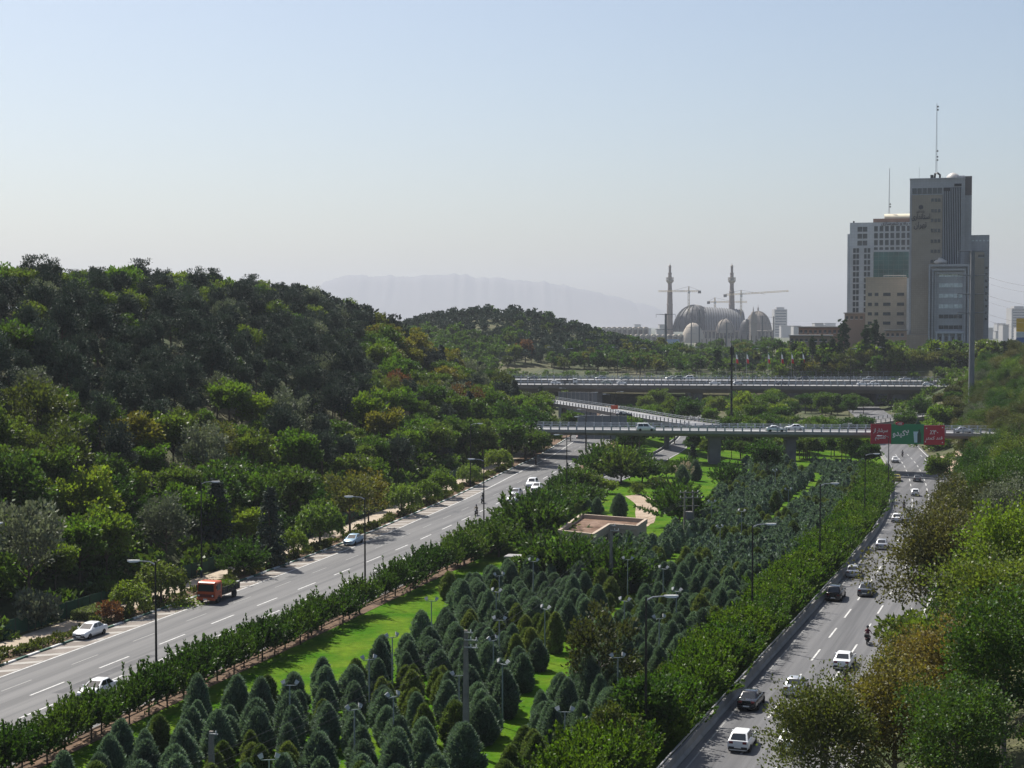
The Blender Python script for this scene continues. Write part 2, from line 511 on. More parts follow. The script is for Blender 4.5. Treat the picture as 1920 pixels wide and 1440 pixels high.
blob_sheet("dirt_clearing", [(p.x, p.y) for p in _dp], 0.02, M_dirt)

# ------------------------------------------------------------------ steel guardrail by the park trees (left) and concrete barrier (right)
gr = root("guardrail", (0, 0, 0), label="low double steel guardrail running along the row of small street trees", cat="guardrail")
pme = MB().bbox((-0.06, -0.05, -0.1), (0.06, 0.05, 0.95), 0.01).mesh("post")
spc = MB().bbox((-0.32, -0.12, 0.62), (0.32, 0.12, 0.74), 0.02).mesh("spacer")
y = 70.0
while y < 330:
    x = float(BL(y)); h = heading(BL, y); z = gz(x, y)
    mk("post", pme, M_conc_d, gr, (x, y, z), (0, 0, -h))
    mk("spacer", spc, M_steel, gr, (x, y, z), (0, 0, -h))
    y += 2.1
wprof = [(-0.03, 0), (0.03, 0.0), (0.07, 0.08), (0.02, 0.15), (0.07, 0.22), (0.03, 0.31), (-0.03, 0.31)]
for sd in (-0.34, 0.34):
    sweep("rail", [(float(BL(y)) + sd, y, gz(float(BL(y)) + sd, y) + 0.5) for y in np.arange(70, 331, 5)], wprof, M_conc_d if sd > 0 else M_steel, gr)
cb = root("concrete_barrier", (0, 0, 0), label="grey concrete barrier with top rail between park trees and busy carriageway", cat="barrier")
jprof = [(-0.32, -0.3), (0.32, -0.3), (0.32, 0.1), (0.16, 0.32), (0.11, 0.85), (-0.11, 0.85), (-0.16, 0.32), (-0.32, 0.1)]
sh = sweep("panel", [(0, 0, 0), (0.0, 5.96, 0)], jprof, M_conc, cb)
jme = sh.data; bpy.data.objects.remove(sh)
p2m = MB().bbox((-0.04, -0.04, 0.84), (0.04, 0.04, 1.15), 0.01).mesh("post")
y = 60.0
while y < 450:
    x = float(BR(y)); h = heading(BR, y + 3); z = gz(x, y)
    z2 = gz(float(BR(y + 6)), y + 6)
    mk("panel", jme, M_conc, cb, (x, y, z), (math.atan2(z2 - z, 6.0), 0, -h))
    mk("post", p2m, M_steel, cb, (x, y + 0.2, z), (0, 0, -h))
    y += 6.0 * math.cos(h)
sweep("rail", [(float(BR(y)), y, gz(float(BR(y)), y) + 1.12) for y in np.arange(60, 450, 5)], [(-0.05, 0), (0.05, 0), (0.05, 0.1), (-0.05, 0.1)], M_steel, cb)
# ------------------------------------------------------------------ trees: crowns of single leaves on shoots
def unit(v): return v / (np.linalg.norm(v, axis=-1, keepdims=True) + 1e-9)
def leaves(rg, Pn, D, L, Wd):
    """one folded diamond for every leaf"""
    n = len(Pn); D = unit(D)
    S = unit(np.cross(D, rg.normal(size=(n, 3))))
    L = (L * rg.uniform(0.7, 1.3, n))[:, None]; Wd = (Wd * rg.uniform(0.7, 1.3, n))[:, None]
    Nn = np.cross(D, S)
    V = np.stack([Pn, Pn + D * L * 0.5 + S * Wd + Nn * Wd * 0.35, Pn + D * L, Pn + D * L * 0.5 - S * Wd + Nn * Wd * 0.35], 1)
    return V
def to_mesh(name, V):
    V = V.reshape(-1, 3)
    return np_mesh(name, V, np.arange(len(V)).reshape(-1, 4))
def sph(rg, n):
    return unit(rg.normal(size=(n, 3)))

def c_broad(rg, r, rz, zc, ncl, nl, L, Wd, up=0.4, flat=0.0, shell=2.6):
    """round crown of leaf clumps with an uneven outline"""
    d = sph(rg, ncl); d[:, 2] = np.where(d[:, 2] < -0.45, -d[:, 2], d[:, 2])
    ph = rg.uniform(0, 6.28, 3)
    lump = 1 + 0.20 * np.sin(3 * np.arctan2(d[:, 1], d[:, 0]) + ph[0]) + 0.16 * np.sin(5 * d[:, 2] + ph[1]) + rg.uniform(-0.12, 0.14, ncl)
    rr = rg.uniform(0.05, 1, ncl) ** (1 / shell) * lump
    C = d * rr[:, None] * np.array([r, r, rz]) + np.array([0, 0, zc])
    k = np.repeat(np.arange(ncl), nl)
    cs = r * rg.uniform(0.16, 0.30, ncl)
    off = np.clip(rg.normal(size=(len(k), 3)), -1.5, 1.5) * np.array([0.62, 0.62, 0.45])
    Pn = C[k] + off * cs[k][:, None]
    D = unit(off) * 0.7 + d[k] * 0.5 + np.array([0, 0, up]) + rg.normal(size=off.shape) * 0.5
    return leaves(rg, Pn, D, L, Wd)
def c_shoot(rg, r, h0, rise, ns, nl, L, Wd, upb=0.55, start=0.3, core=0.25):
    """crown of long straight shoots that spread like a fan, leaves along each"""
    d = sph(rg, ns); d[:, 2] = np.abs(d[:, 2]) * 0.9 + upb - 0.45; d = unit(d)
    ln = r * rg.uniform(0.72, 1.12, ns)
    base = np.stack([rg.normal(0, r * core, ns), rg.normal(0, r * core, ns), h0 + rg.uniform(-0.2, 0.25, ns) * r], 1)
    k = np.repeat(np.arange(ns), nl)
    t = start + (1 - start) * rg.uniform(0, 1, len(k)) ** 0.8
    Pn = base[k] + d[k] * (t * ln[k])[:, None] * np.array([1, 1, rise])
    Pn[:, 2] += 0.12 * r * t * t
    D = d[k] * 0.9 + rg.normal(size=Pn.shape) * 0.42 + np.array([0, 0, 0.15])
    return leaves(rg, Pn, D, L, Wd)
def egg_profile(t):
    t = np.clip(t, 0, 1)
    a = np.sqrt(np.clip(1 - (np.maximum(t - 0.36, 0) / 0.64) ** 2, 0, 1)) * 0.50 + 0.50 * (1 - np.maximum(t - 0.36, 0) / 0.64)
    b = np.sqrt(np.clip(1 - (np.maximum(0.36 - t, 0) / 0.44) ** 2, 0, 1))
    return np.where(t > 0.36, a, b)
def c_egg(rg, R0, H, n, L, Wd, z0=0.12, core=(9, 12)):
    """clipped egg of upright sprays gathered in tufts"""
    nt = max(60, n // 26)
    tt = rg.uniform(0, 1, nt) ** 0.9; ta = rg.uniform(0, 6.283, nt)
    k = rg.integers(0, nt, n)
    t = np.clip(tt[k] + rg.normal(0, 0.045, n), 0, 1); a = ta[k] + rg.normal(0, 0.16, n)
    ph = rg.uniform(0, 6.28, 4)
    lump = 1 + 0.08 * np.sin(3 * a + ph[0] + 5 * t) + 0.07 * np.sin(6 * a + ph[1] - 9 * t)
    out = rg.uniform(0.78, 1.14, nt)[k]
    rr = R0 * egg_profile(t) * lump * out * rg.uniform(0.82, 1.0, n)
    Pn = np.stack([rr * np.cos(a), rr * np.sin(a), z0 + t * H * 0.95], 1)
    D = np.stack([np.cos(a) * 0.8, np.sin(a) * 0.8, 0.30 + 0.9 * t], 1) + rg.normal(size=(n, 3)) * 0.34
    V = leaves(rg, Pn, D, L, Wd)
    m1, m2 = core
    Q = []
    def pt(i, j):
        q = i / m1; aa = j / m2 * 6.2832; r2 = R0 * 0.80 * float(egg_profile(np.array(q * 0.97 + 0.012))) * (1 + 0.06 * math.sin(3 * aa + ph[0] + 5 * q))
        return (r2 * math.cos(aa), r2 * math.sin(aa), z0 + q * H * 0.9)
    for i in range(m1):
        for j in range(m2):
            Q.append([pt(i, j), pt(i, j + 1), pt(i + 1, j + 1), pt(i + 1, j)])
    return np.concatenate([V, np.array(Q)], 0)
def c_pine(rg, r, H, zb, ncl, nl, L, Wd, taper=0.6):
    """loose pine: tufts of needles on tiers that narrow upwards"""
    t = rg.uniform(0, 1, ncl) ** 0.85; a = rg.uniform(0, 6.283, ncl)
    rr = r * (1 - taper * t) * rg.uniform(0.15, 1.1, ncl) ** 0.6 * (1 + 0.25 * np.sin(2 * a + rg.uniform(0, 6)))
    C = np.stack([rr * np.cos(a), rr * np.sin(a), zb + t * (H - zb)], 1)
    k = np.repeat(np.arange(ncl), nl)
    off = sph(rg, len(k)); off[:, 2] = np.abs(off[:, 2]) * 0.9 - 0.1
    cs = rg.uniform(0.35, 0.75, ncl)[k][:, None]
    Pn = C[k] + off * cs * rg.uniform(0.0, 0.9, (len(k), 1)) * np.array([1.1, 1.1, 0.6])
    D = off + np.array([0, 0, 0.5]) + rg.normal(size=off.shape) * 0.25
    return leaves(rg, Pn, D, L, Wd)
def c_spruce(rg, r, H, nb, nl, L, Wd):
    t = np.sort(rg.uniform(0.02, 1, nb)); a = rg.uniform(0, 6.283, nb)
    ln = r * (1 - t) ** 0.85 * rg.uniform(0.75, 1.15, nb) + 0.15
    k = np.repeat(np.arange(nb), nl); s = rg.uniform(0.1, 1, len(k))
    Pn = np.stack([np.cos(a[k]) * ln[k] * s, np.sin(a[k]) * ln[k] * s, 0.5 + t[k] * (H - 0.6) - 0.35 * ln[k] * s ** 1.5 + 0.15 * s], 1)
    Pn += rg.normal(size=Pn.shape) * np.array([0.12, 0.12, 0.06])
    D = np.stack([np.cos(a[k]), np.sin(a[k]), -0.25 + 0.3 * rg.normal(size=len(k))], 1) + rg.normal(size=Pn.shape) * 0.45
    return leaves(rg, Pn, D, L, Wd)
def c_willow(rg, r, rz, zc, ns, nl, L, Wd):
    """dome of hanging strands"""
    d = sph(rg, ns); d[:, 2] = np.abs(d[:, 2]) * 1.1 - 0.15; d = unit(d)
    b = d * np.array([r, r, rz]) * rg.uniform(0.45, 1.0, (ns, 1)) ** 0.6 * (1 + 0.12 * np.sin(4 * np.arctan2(d[:, 1], d[:, 0]))[:, None]) + np.array([0, 0, zc])
    ln = rg.uniform(0.5, 1.5, ns) * r * 0.42
    k = np.repeat(np.arange(ns), nl); s = rg.uniform(0, 1, len(k))
    Pn = b[k] + np.stack([d[k, 0] * 0.35 * np.sqrt(s) * ln[k], d[k, 1] * 0.35 * np.sqrt(s) * ln[k], (0.25 * s - 0.95 * s * s) * ln[k]], 1)
    D = np.stack([d[k, 0] * 0.4, d[k, 1] * 0.4, 0.5 - 1.6 * s], 1) + rg.normal(size=Pn.shape) * 0.4
    return leaves(rg, Pn, D, L, Wd)

def trunk_mesh(rg, h, r, spread, limbs=5, first=0.35):
    mb = MB()
    bx, by = rg.uniform(-.04, .04, 2) * h
    pts = [(0, 0, -0.35), (0, 0, 0.05), (bx * .4, by * .4, h * .45), (bx, by, h)]
    mb.tube(pts, [r * 1.35, r * 1.1, r * .8, r * .35], 7)
    for i in range(limbs):
        a = 6.283 * i / limbs + rg.uniform(-.4, .4); z = h * rg.uniform(first, 0.8)
        e = spread * rg.uniform(.5, .85)
        p0 = Vector((bx * z / h, by * z / h, z)); p2 = p0 + Vector((math.cos(a) * e, math.sin(a) * e, e * rg.uniform(.5, 1.0)))
        p1 = p0.lerp(p2, .5) + Vector((0, 0, -0.06 * e))
        mb.tube([p0, p1, p2], [r * .5, r * .35, r * .12], 5)
    return mb.mesh("trunk", smooth=True)

M_bark = P("brown bark", (0.085, 0.062, 0.045), 0.9, 0.3, 4, bump=0.4, bscale=12)
M_bark_g = P("grey bark", (0.17, 0.15, 0.125), 0.9, 0.3, 3, bump=0.4, bscale=12)
L_conifer = LEAF("blue green juniper sprays", (0.115, 0.160, 0.120), 0.02, 0.40, 0.24, 0.7, (1.1, 1.3, 0.7))
L_conifer_g = LEAF("olive green thuja sprays", (0.115, 0.150, 0.050), 0.02, 0.40, 0.26, 0.7, (1.2, 1.3, 0.6))
L_street = LEAF("dark mulberry leaves", (0.040, 0.072, 0.016), 0.018, 0.40, 0.35, 0.45, (1.5, 1.7, 0.5))
L_bright = LEAF("fresh green leaves", (0.052, 0.092, 0.013), 0.02, 0.38, 0.40, 0.5, (1.5, 1.7, 0.45))
L_deep = LEAF("deep green shrub leaves", (0.038, 0.075, 0.016), 0.02, 0.35, 0.32, 0.5)
L_pine = LEAF("dark pine needles", (0.036, 0.054, 0.038), 0.02, 0.35, 0.10, 0.7, (1.1, 1.2, 0.8))
L_bluecone = LEAF("blue grey spruce needles", (0.036, 0.052, 0.048), 0.02, 0.3, 0.10, 0.7, (1.1, 1.2, 0.9))
L_mid = LEAF("mid green leaves", (0.064, 0.098, 0.024), 0.03, 0.40, 0.35, 0.5)
L_light = LEAF("light green leaves", (0.085, 0.130, 0.022), 0.025, 0.35, 0.42, 0.5)
L_willow = LEAF("pale willow leaves", (0.100, 0.150, 0.036), 0.015, 0.30, 0.40, 0.5)
L_yellow = LEAF("yellowing leaves", (0.105, 0.110, 0.020), 0.03, 0.35, 0.38, 0.55, (1.3, 1.3, 0.5))
L_olive = LEAF("dull olive leaves", (0.074, 0.086, 0.028), 0.03, 0.35, 0.30, 0.6)
L_grey = LEAF("silver grey leaves", (0.110, 0.125, 0.085), 0.015, 0.30, 0.25, 0.6, (1.1, 1.2, 0.8))
L_rust = LEAF("rusty brown leaves", (0.120, 0.070, 0.030), 0.025, 0.35, 0.30, 0.6, (1.3, 1.1, 0.6))
L_plane = LEAF("browning plane tree leaves", (0.105, 0.100, 0.030), 0.03, 0.45, 0.36, 0.55, (1.4, 1.35, 0.5))
L_dusk = LEAF("dusty dark plane leaves", (0.062, 0.068, 0.026), 0.03, 0.45, 0.30, 0.55, (1.4, 1.4, 0.6))
L_poplar = LEAF("dark poplar leaves", (0.026, 0.050, 0.022), 0.02, 0.3, 0.2, 0.6)

KIND = {}
def reg(key, crowns, trunks):
    KIND[key] = ([to_mesh("crown", c) for c in crowns], trunks)
def RG(s): return np.random.default_rng(s)
reg("egg", [c_egg(RG(10 + i), 1.08 + .14 * (i % 3), 3.4 + .35 * (i % 4), 5600, 0.38, 0.060) for i in range(8)], [trunk_mesh(RG(1), 1.2, 0.09, 0.3, 0)])
reg("eggfar", [c_egg(RG(20 + i), 1.25 + .1 * (i % 2), 3.6 + .3 * (i % 3), 460, 0.52, 0.17, core=(6, 8)) for i in range(4)], [trunk_mesh(RG(1), 1.2, 0.09, 0.3, 0)])
reg("street", [c_shoot(RG(30 + i), 2.1, 1.35, 1.2, 160, 36, 0.27, 0.085, upb=0.75, start=0.22, core=0.34) for i in range(5)], [trunk_mesh(RG(2 + i), 2.6, 0.09, 1.3, 5) for i in range(3)])
reg("fan", [c_shoot(RG(40 + i), 3.2, 1.1, 0.95, 190, 30, 0.42, 0.10, upb=0.55, start=0.35, core=0.22) for i in range(5)], [trunk_mesh(RG(5 + i), 2.2, 0.14, 2.0, 6) for i in range(3)])
reg("broad", [c_broad(RG(50 + i), 2.9, 2.7, 4.6, 85, 46, 0.42, 0.16) for i in range(6)], [trunk_mesh(RG(8 + i), 5.0, 0.17, 2.2, 6) for i in range(3)])
reg("loose", [c_broad(RG(60 + i), 3.1, 3.3, 4.9, 60, 42, 0.40, 0.13, up=0.7, shell=3.6) for i in range(4)], [trunk_mesh(RG(11 + i), 5.5, 0.16, 2.3, 7) for i in range(3)])
reg("pine", [c_broad(RG(70 + i), 2.3 + .25 * (i % 2), 3.0 + .4 * (i % 3), 6.2, 115, 34, 0.42, 0.085, up=0.6, shell=2.2) for i in range(6)], [trunk_mesh(RG(14 + i), 8.6, 0.17, 1.6, 8) for i in range(3)])
reg("spruce", [c_spruce(RG(80 + i), 2.2, 8.5, 230, 22, 0.36, 0.09) for i in range(3)], [trunk_mesh(RG(17), 8.0, 0.15, 0.5, 0)])
reg("willow", [c_willow(RG(85 + i), 2.6, 2.4, 2.5, 380, 15, 0.34, 0.085) for i in range(4)], [trunk_mesh(RG(18 + i), 3.4, 0.16, 1.6, 6) for i in range(3)])
reg("poplar", [c_broad(RG(90 + i), 1.25, 4.6, 5.4, 80, 36, 0.36, 0.14, up=1.3) for i in range(3)], [trunk_mesh(RG(21), 7.5, 0.14, 0.6, 4)])
reg("plane", [c_broad(RG(95 + i), 4.3, 5.0, 7.4, 210, 72, 0.25, 0.095, up=0.3, shell=3.2) for i in range(4)], [trunk_mesh(RG(22 + i), 9.5, 0.26, 3.6, 8) for i in range(3)])
reg("bush", [c_broad(RG(100 + i), 1.5, 1.15, 0.95, 45, 34, 0.30, 0.10) for i in range(4)], [trunk_mesh(RG(25), 0.9, 0.06, 0.7, 5, 0.1)])
reg("lowbush", [c_broad(RG(105 + i), 1.5, 1.1, 0.85, 18, 10, 0.55, 0.20) for i in range(4)], [trunk_mesh(RG(26), 0.9, 0.06, 0.7, 5, 0.1)])
reg("far", [c_broad(RG(110 + i), 2.9, 2.9, 4.2, 34, 18, 0.9, 0.40) for i in range(4)], [trunk_mesh(RG(27), 4.0, 0.2, 1.5, 3)])
reg("vfar", [c_broad(RG(120 + i), 2.9, 2.9, 3.8, 20, 9, 1.15, 0.55) for i in range(4)], [trunk_mesh(RG(27), 4.0, 0.2, 1.5, 3)])
reg("vfarpine", [c_broad(RG(125 + i), 2.2, 3.1, 4.2, 22, 9, 1.1, 0.42, up=0.7) for i in range(4)], [trunk_mesh(RG(28), 7.0, 0.2, 1.0, 2)])
reg("farpine", [c_broad(RG(115 + i), 2.4, 3.2, 5.2, 40, 15, 0.85, 0.26, up=0.6) for i in range(3)], [trunk_mesh(RG(28), 7.0, 0.2, 1.0, 2)])

NTREE = 0
def tree(key, leaf, x, y, s=1.0, name="tree", label=None, cat="tree", group=None, sz=None, bark=None, z=None, lean=0.0):
    """one tree: trunk and crown under an Empty at its foot"""
    global NTREE
    NTREE += 1
    cr, tk = KIND[key]
    r = root(name, (x, y, (gz(x, y) if z is None else z) - 0.08), rnd.uniform(0, 6.28), label, cat, group)
    r.scale = (s, s, s * (sz or rnd.uniform(0.92, 1.1)))
    if lean: r.rotation_euler = (rnd.uniform(-lean, lean), rnd.uniform(-lean, lean), rnd.uniform(0, 6.28))
    mk("crown", rnd.choice(cr), leaf, r)
    mk("trunk", rnd.choice(tk), bark or M_bark, r)
    return r
def mass(name, items, label, cat, leaf, group=None):
    """a wood nobody could count: crowns joined into one object"""
    Vs = []
    for key, x, y, s in items:
        me = KIND[key][0][rnd.randrange(len(KIND[key][0]))]
        n = len(me.vertices); a = np.empty(n * 3, np.float32); me.vertices.foreach_get("co", a); a = a.reshape(-1, 3).copy()
        t = rnd.uniform(0, 6.28); c, sn = math.cos(t), math.sin(t)
        b = np.stack([a[:, 0] * c - a[:, 1] * sn, a[:, 0] * sn + a[:, 1] * c, a[:, 2]], 1) * s
        Vs.append(b + np.array([x, y, gz(x, y) - 0.3]))
    V = np.concatenate(Vs, 0)
    o = mk(name, np_mesh(name, V, np.arange(len(V)).reshape(-1, 4)), leaf)
    return tag(o, label, cat, group, "stuff")
def inview(x, y, m=0.02):
    return -0.32 - m < x / y < 0.32 + m
# ------------------------------------------------------------------ bridges
def line_pts(a, b, n): return [Vector(a).lerp(Vector(b), i / (n - 1)) for i in range(n)]
def road_bridge(name, label, P0, P1, width, zfn, piers, post_gap, rail_h, thick, girder=True, posts_m=None, m_deck=None):
    """straight deck between two plan points, near side towards the camera"""
    P0, P1 = Vector(P0), Vector(P1)
    L = (P1 - P0).length; d = (P1 - P0).normalized(); nrm = Vector((-d.y, d.x))  # away from the camera
    r = root(name, (P0.x, P0.y, 0), math.atan2(d.y, d.x), label, "bridge")
    n = 24
    def prof(z):  # y across, z
        w = width
        return [(-0.35, z - thick * .45), (-0.35, z + 0.12), (0.0, z + 0.12), (0.0, z), (w, z), (w, z + 0.12), (w + .35, z + 0.12), (w + .35, z - thick * .45),
                (w - 1.2, z - thick), (1.2, z - thick)]
    MB().loft([[(L * i / n, a, b) for a, b in prof(zfn(L * i / n))] for i in range(n + 1)]).obj("deck", M_conc, r)
    V, F = [], []
    for i in range(n + 1):
        x = L * i / n
        V += [(x, 0.02, zfn(x) + 0.006), (x, width - 0.02, zfn(x) + 0.006)]
        if i: F.append((2 * i - 2, 2 * i, 2 * i + 1, 2 * i - 1))
    MB().add(V, F).obj("carriageway", m_deck or M_asph_b, r)
    pm = MB().bbox((-0.17, -0.12, 0), (0.17, 0.12, rail_h), 0.03).mesh("post")
    for side in (-0.18, width + 0.18):
        x = 1.0
        while x < L:
            mk("post", pm, posts_m or M_rail, r, (x, side, zfn(x) + 0.12))
            x += post_gap
        for hh in (0.42, 0.72, rail_h - 0.04):
            MB().loft([[(L * i / n, side - .04, zfn(L * i / n) + .12 + hh - .05), (L * i / n, side + .04, zfn(L * i / n) + .12 + hh - .05),
                        (L * i / n, side + .04, zfn(L * i / n) + .12 + hh + .05), (L * i / n, side - .04, zfn(L * i / n) + .12 + hh + .05)] for i in range(n + 1)]).obj("rail", M_rail, r)
    for px, pw, pd, slant in piers:
        z = zfn(px) - thick + 0.05
        wp = r.matrix_basis @ Vector((px, width / 2, 0)); g = gz(wp.x, wp.y)
        MB().loft([[(px - pw * s / 2, width / 2 - pd / 2, h), (px + pw * s / 2, width / 2 - pd / 2, h), (px + pw * s / 2, width / 2 + pd / 2, h), (px - pw * s / 2, width / 2 + pd / 2, h)]
                   for h, s in ((g - .5, 1.0), (z - .9, 1.0), (z - .7, slant), (z, slant))]).obj("pier", M_conc_d, r)
    return r
NB0, NB1 = Vector((-32, 371)), Vector((150, 362))
nb = road_bridge("near_bridge", "near concrete road bridge with grey blue railing carrying the red and green billboard", NB0, NB1, 11.0,
                 lambda x: 7.5 - 0.006 * x, [(79.0, 2.6, 6, 1.5), (96.5, 2.2, 6, 1.5), (28, 2.2, 6, 1.4)], 2.0, 1.05, 1.25)
FB0, FB1 = Vector((-42, 592)), Vector((210, 588))
fb = road_bridge("far_bridge", "near deck of the far motorway bridge with brown-grey fascia", FB0, FB1, 15.0, lambda x: 9.2 - 0.004 * x,
                 [(72, 7.0, 10, 1.0), (111, 3.0, 10, 1.2), (152, 4.6, 10, 1.0), (161, 4.0, 8, 1.0), (186, 6.0, 10, 1.0), (199, 3, 8, 1)], 2.6, 1.25, 2.7)
fb2 = road_bridge("far_bridge", "rear deck of the far motorway bridge with light grey railing", (-60, 622), (212, 618), 18.0, lambda x: 9.9 - 0.003 * x,
                  [(90, 7.0, 10, 1.0), (130, 3.0, 10, 1.2), (170, 4.6, 10, 1.0), (205, 6.0, 10, 1.0)], 2.6, 1.25, 2.2)
M_fascia = P("stained brown concrete fascia", (0.165, 0.145, 0.13), 0.9, 0.2, 0.15)
for _b in (fb, fb2):
    for c in _b.children:
        if c.name.startswith("deck"): c.material_slots[0].material = M_fascia
# mesh screen on top of the rear railing
sc_ = root("mesh_screen", (0, 641.5, 0), label="long see-through mesh screen on the rear edge of the far bridge", cat="screen")
pm = MB().bbox((-.04, -.04, 0), (.04, .04, 2.6), .01).mesh("post")
x = -55.0
while x < 205:
    mk("post", pm, M_steel, sc_, (x, 0, 9.9)); x += 3.0
for zz in (11.2, 11.8, 12.4):
    MB().box((-55, -.02, zz), (205, .02, zz + .04)).obj("wire", M_steel, sc_)

def polydeck(name, label, pts, w, thick, m_deck, post_gap=2.2, rail=0.95, pier_every=None, cat="ramp"):
    """curved elevated slip road through 3-D points"""
    pts = [Vector(p) for p in pts]; Q = []
    for i in range(len(pts) - 1):
        for k in range(6):
            t = k / 6; p0 = pts[max(i - 1, 0)]; p1 = pts[i]; p2 = pts[i + 1]; p3 = pts[min(i + 2, len(pts) - 1)]
            Q.append(0.5 * ((2 * p1) + (p2 - p0) * t + (2 * p0 - 5 * p1 + 4 * p2 - p3) * t * t + (3 * p1 - p0 - 3 * p2 + p3) * t ** 3))
    Q.append(pts[-1])
    r = root(name, (0, 0, 0), 0, label, cat)
    sweep("deck", Q, [(-w / 2, -thick), (w / 2, -thick), (w / 2 + .25, 0.1), (w / 2, 0.1), (w / 2, 0), (-w / 2, 0), (-w / 2, .1), (-w / 2 - .25, .1)], M_conc, r)
    sweep("carriageway", [q + Vector((0, 0, .006)) for q in Q], [(-w / 2 + .02, 0), (w / 2 - .02, 0), (w / 2 - .02, .002), (-w / 2 + .02, .002)], m_deck, r)
    pm = MB().bbox((-.13, -.13, 0), (.13, .13, rail), .02).mesh("post")
    for side in (-1, 1):
        acc = 0.0
        line = []
        for i, q in enumerate(Q):
            d = (Q[min(i + 1, len(Q) - 1)] - Q[max(i - 1, 0)]); d.z = 0; d.normalize()
            line.append(q + Vector((d.y, -d.x, 0)) * side * (w / 2 + .12))
        for i in range(len(line) - 1):
            seg = (line[i + 1] - line[i]).length; t = 0
            while acc <= seg:
                p = line[i].lerp(line[i + 1], acc / seg); mk("post", pm, M_conc, r, (p.x, p.y, p.z + .08)); acc += post_gap
            acc -= seg
        for hh in (rail - .08, rail * .5):
            sweep("rail", [p + Vector((0, 0, hh)) for p in line], [(-.04, 0), (.04, 0), (.04, .09), (-.04, .09)], M_rail, r)
    k = 0
    for i in range(4, len(Q) - 3, pier_every or 9):
        g = gz(Q[i].x, Q[i].y)
        if Q[i].z - g > 2.5:
            MB().lathe([(.7, g - .5), (.7, Q[i].z - thick - .4), (1.1, Q[i].z - thick)], 10, (Q[i].x, Q[i].y, 0)).obj("pier", M_conc_d, r)
    return r
polydeck("elevated_ramp", "curved elevated slip road with short posts between the two bridges", [(-14, 545, 9.2), (4, 508, 8.4), (14, 484, 7.9), (23, 462, 7.6), (31, 438, 7.4), (38, 412, 7.3), (47, 388, 7.15)], 7.5, 0.9, M_asph_b)
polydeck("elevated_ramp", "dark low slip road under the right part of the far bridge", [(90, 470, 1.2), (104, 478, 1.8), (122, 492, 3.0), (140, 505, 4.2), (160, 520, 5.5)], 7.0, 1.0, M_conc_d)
# grey panel walls by the slip road
def panel_wall(label, a, b, z0, z1, n):
    r = root("panel_wall", (0, 0, 0), 0, label, "wall")
    a, b = Vector(a), Vector(b)
    d = (b - a); L = d.length; h = math.atan2(d.y, d.x)
    pm = MB().bbox((0.02, -.1, z0), (L / n - .02, .1, z1), .03).mesh("panel")
    cm = MB().bbox((-.14, -.16, z0), (.14, .16, z1 + .15), .02).mesh("post")
    for i in range(n):
        p = a.lerp(b, i / n)
        mk("panel", pm, M_panel, r, (p.x, p.y, 0), (0, 0, h)); mk("post", cm, M_conc, r, (p.x, p.y, 0), (0, 0, h))
    return r
M_panel = P("blue grey panel", (0.17, 0.18, 0.20), 0.7, 0.12, 0.8)
panel_wall("blue-grey panel wall standing behind the curved slip road", (15.6, 531), (28, 527), 0.4, 9.0, 9)
panel_wall("long low grey wall behind the left end of the near bridge", (16.5, 399), (28.5, 396), 3.0, 8.9, 6)

# ------------------------------------------------------------------ lettering
AR = {'ا': (0xFE8D, 0xFE8E, 0, 0), 'ت': (0xFE95, 0xFE96, 0xFE97, 0xFE98), 'د': (0xFEA9, 0xFEAA, 0, 0), 'ر': (0xFEAD, 0xFEAE, 0, 0), 'ز': (0xFEAF, 0xFEB0, 0, 0),
      'س': (0xFEB1, 0xFEB2, 0xFEB3, 0xFEB4), 'ش': (0xFEB5, 0xFEB6, 0xFEB7, 0xFEB8), 'ق': (0xFED5, 0xFED6, 0xFED7, 0xFED8), 'ک': (0xFB8E, 0xFB8F, 0xFB90, 0xFB91),
      'ل': (0xFEDD, 0xFEDE, 0xFEDF, 0xFEE0), 'م': (0xFEE1, 0xFEE2, 0xFEE3, 0xFEE4), 'ن': (0xFEE5, 0xFEE6, 0xFEE7, 0xFEE8), 'و': (0xFEED, 0xFEEE, 0, 0),
      'ه': (0xFEE9, 0xFEEA, 0xFEEB, 0xFEEC), 'ی': (0xFBFC, 0xFBFD, 0xFBFE, 0xFBFF), 'ﻻ': (0xFEFB, 0xFEFC, 0, 0)}
def persian(s):
    s = s.replace('لا', 'ﻻ'); out = []
    for i, ch in enumerate(s):
        if ch not in AR: out.append(ch); continue
        prv = i > 0 and s[i - 1] in AR and AR[s[i - 1]][2] != 0
        nxt = i < len(s) - 1 and s[i + 1] in AR and AR[ch][2] != 0
        f = AR[ch]
        out.append(chr(f[3] if prv and nxt else f[1] if prv else f[2] if nxt else f[0]))
    return ''.join(reversed(out))
def text_mesh(s, width, height=None, depth=0.03, bold=0.0):
    c = bpy.data.curves.new("lettering", 'FONT'); c.body = s; c.size = 1.0; c.extrude = 0.02; c.offset = bold; c.resolution_u = 3
    o = bpy.data.objects.new("lettering", c); COL.objects.link(o)
    bpy.context.view_layer.update()
    me = bpy.data.meshes.new_from_object(o.evaluated_get(bpy.context.evaluated_depsgraph_get()))
    bpy.data.objects.remove(o)
    n = len(me.vertices); a = np.empty(n * 3, np.float32); me.vertices.foreach_get("co", a); a = a.reshape(-1, 3)
    lo, hi = a.min(0), a.max(0)
    k = width / (hi[0] - lo[0]); kz = k if height is None else height / (hi[1] - lo[1])
    b = np.stack([(a[:, 0] - (lo[0] + hi[0]) / 2) * k, -np.sign(a[:, 2]) * depth / 2, (a[:, 1] - (lo[1] + hi[1]) / 2) * kz], 1)
    me.vertices.foreach_set("co", b.astype(np.float32).ravel()); me.update()
    me.materials.clear()
    return me

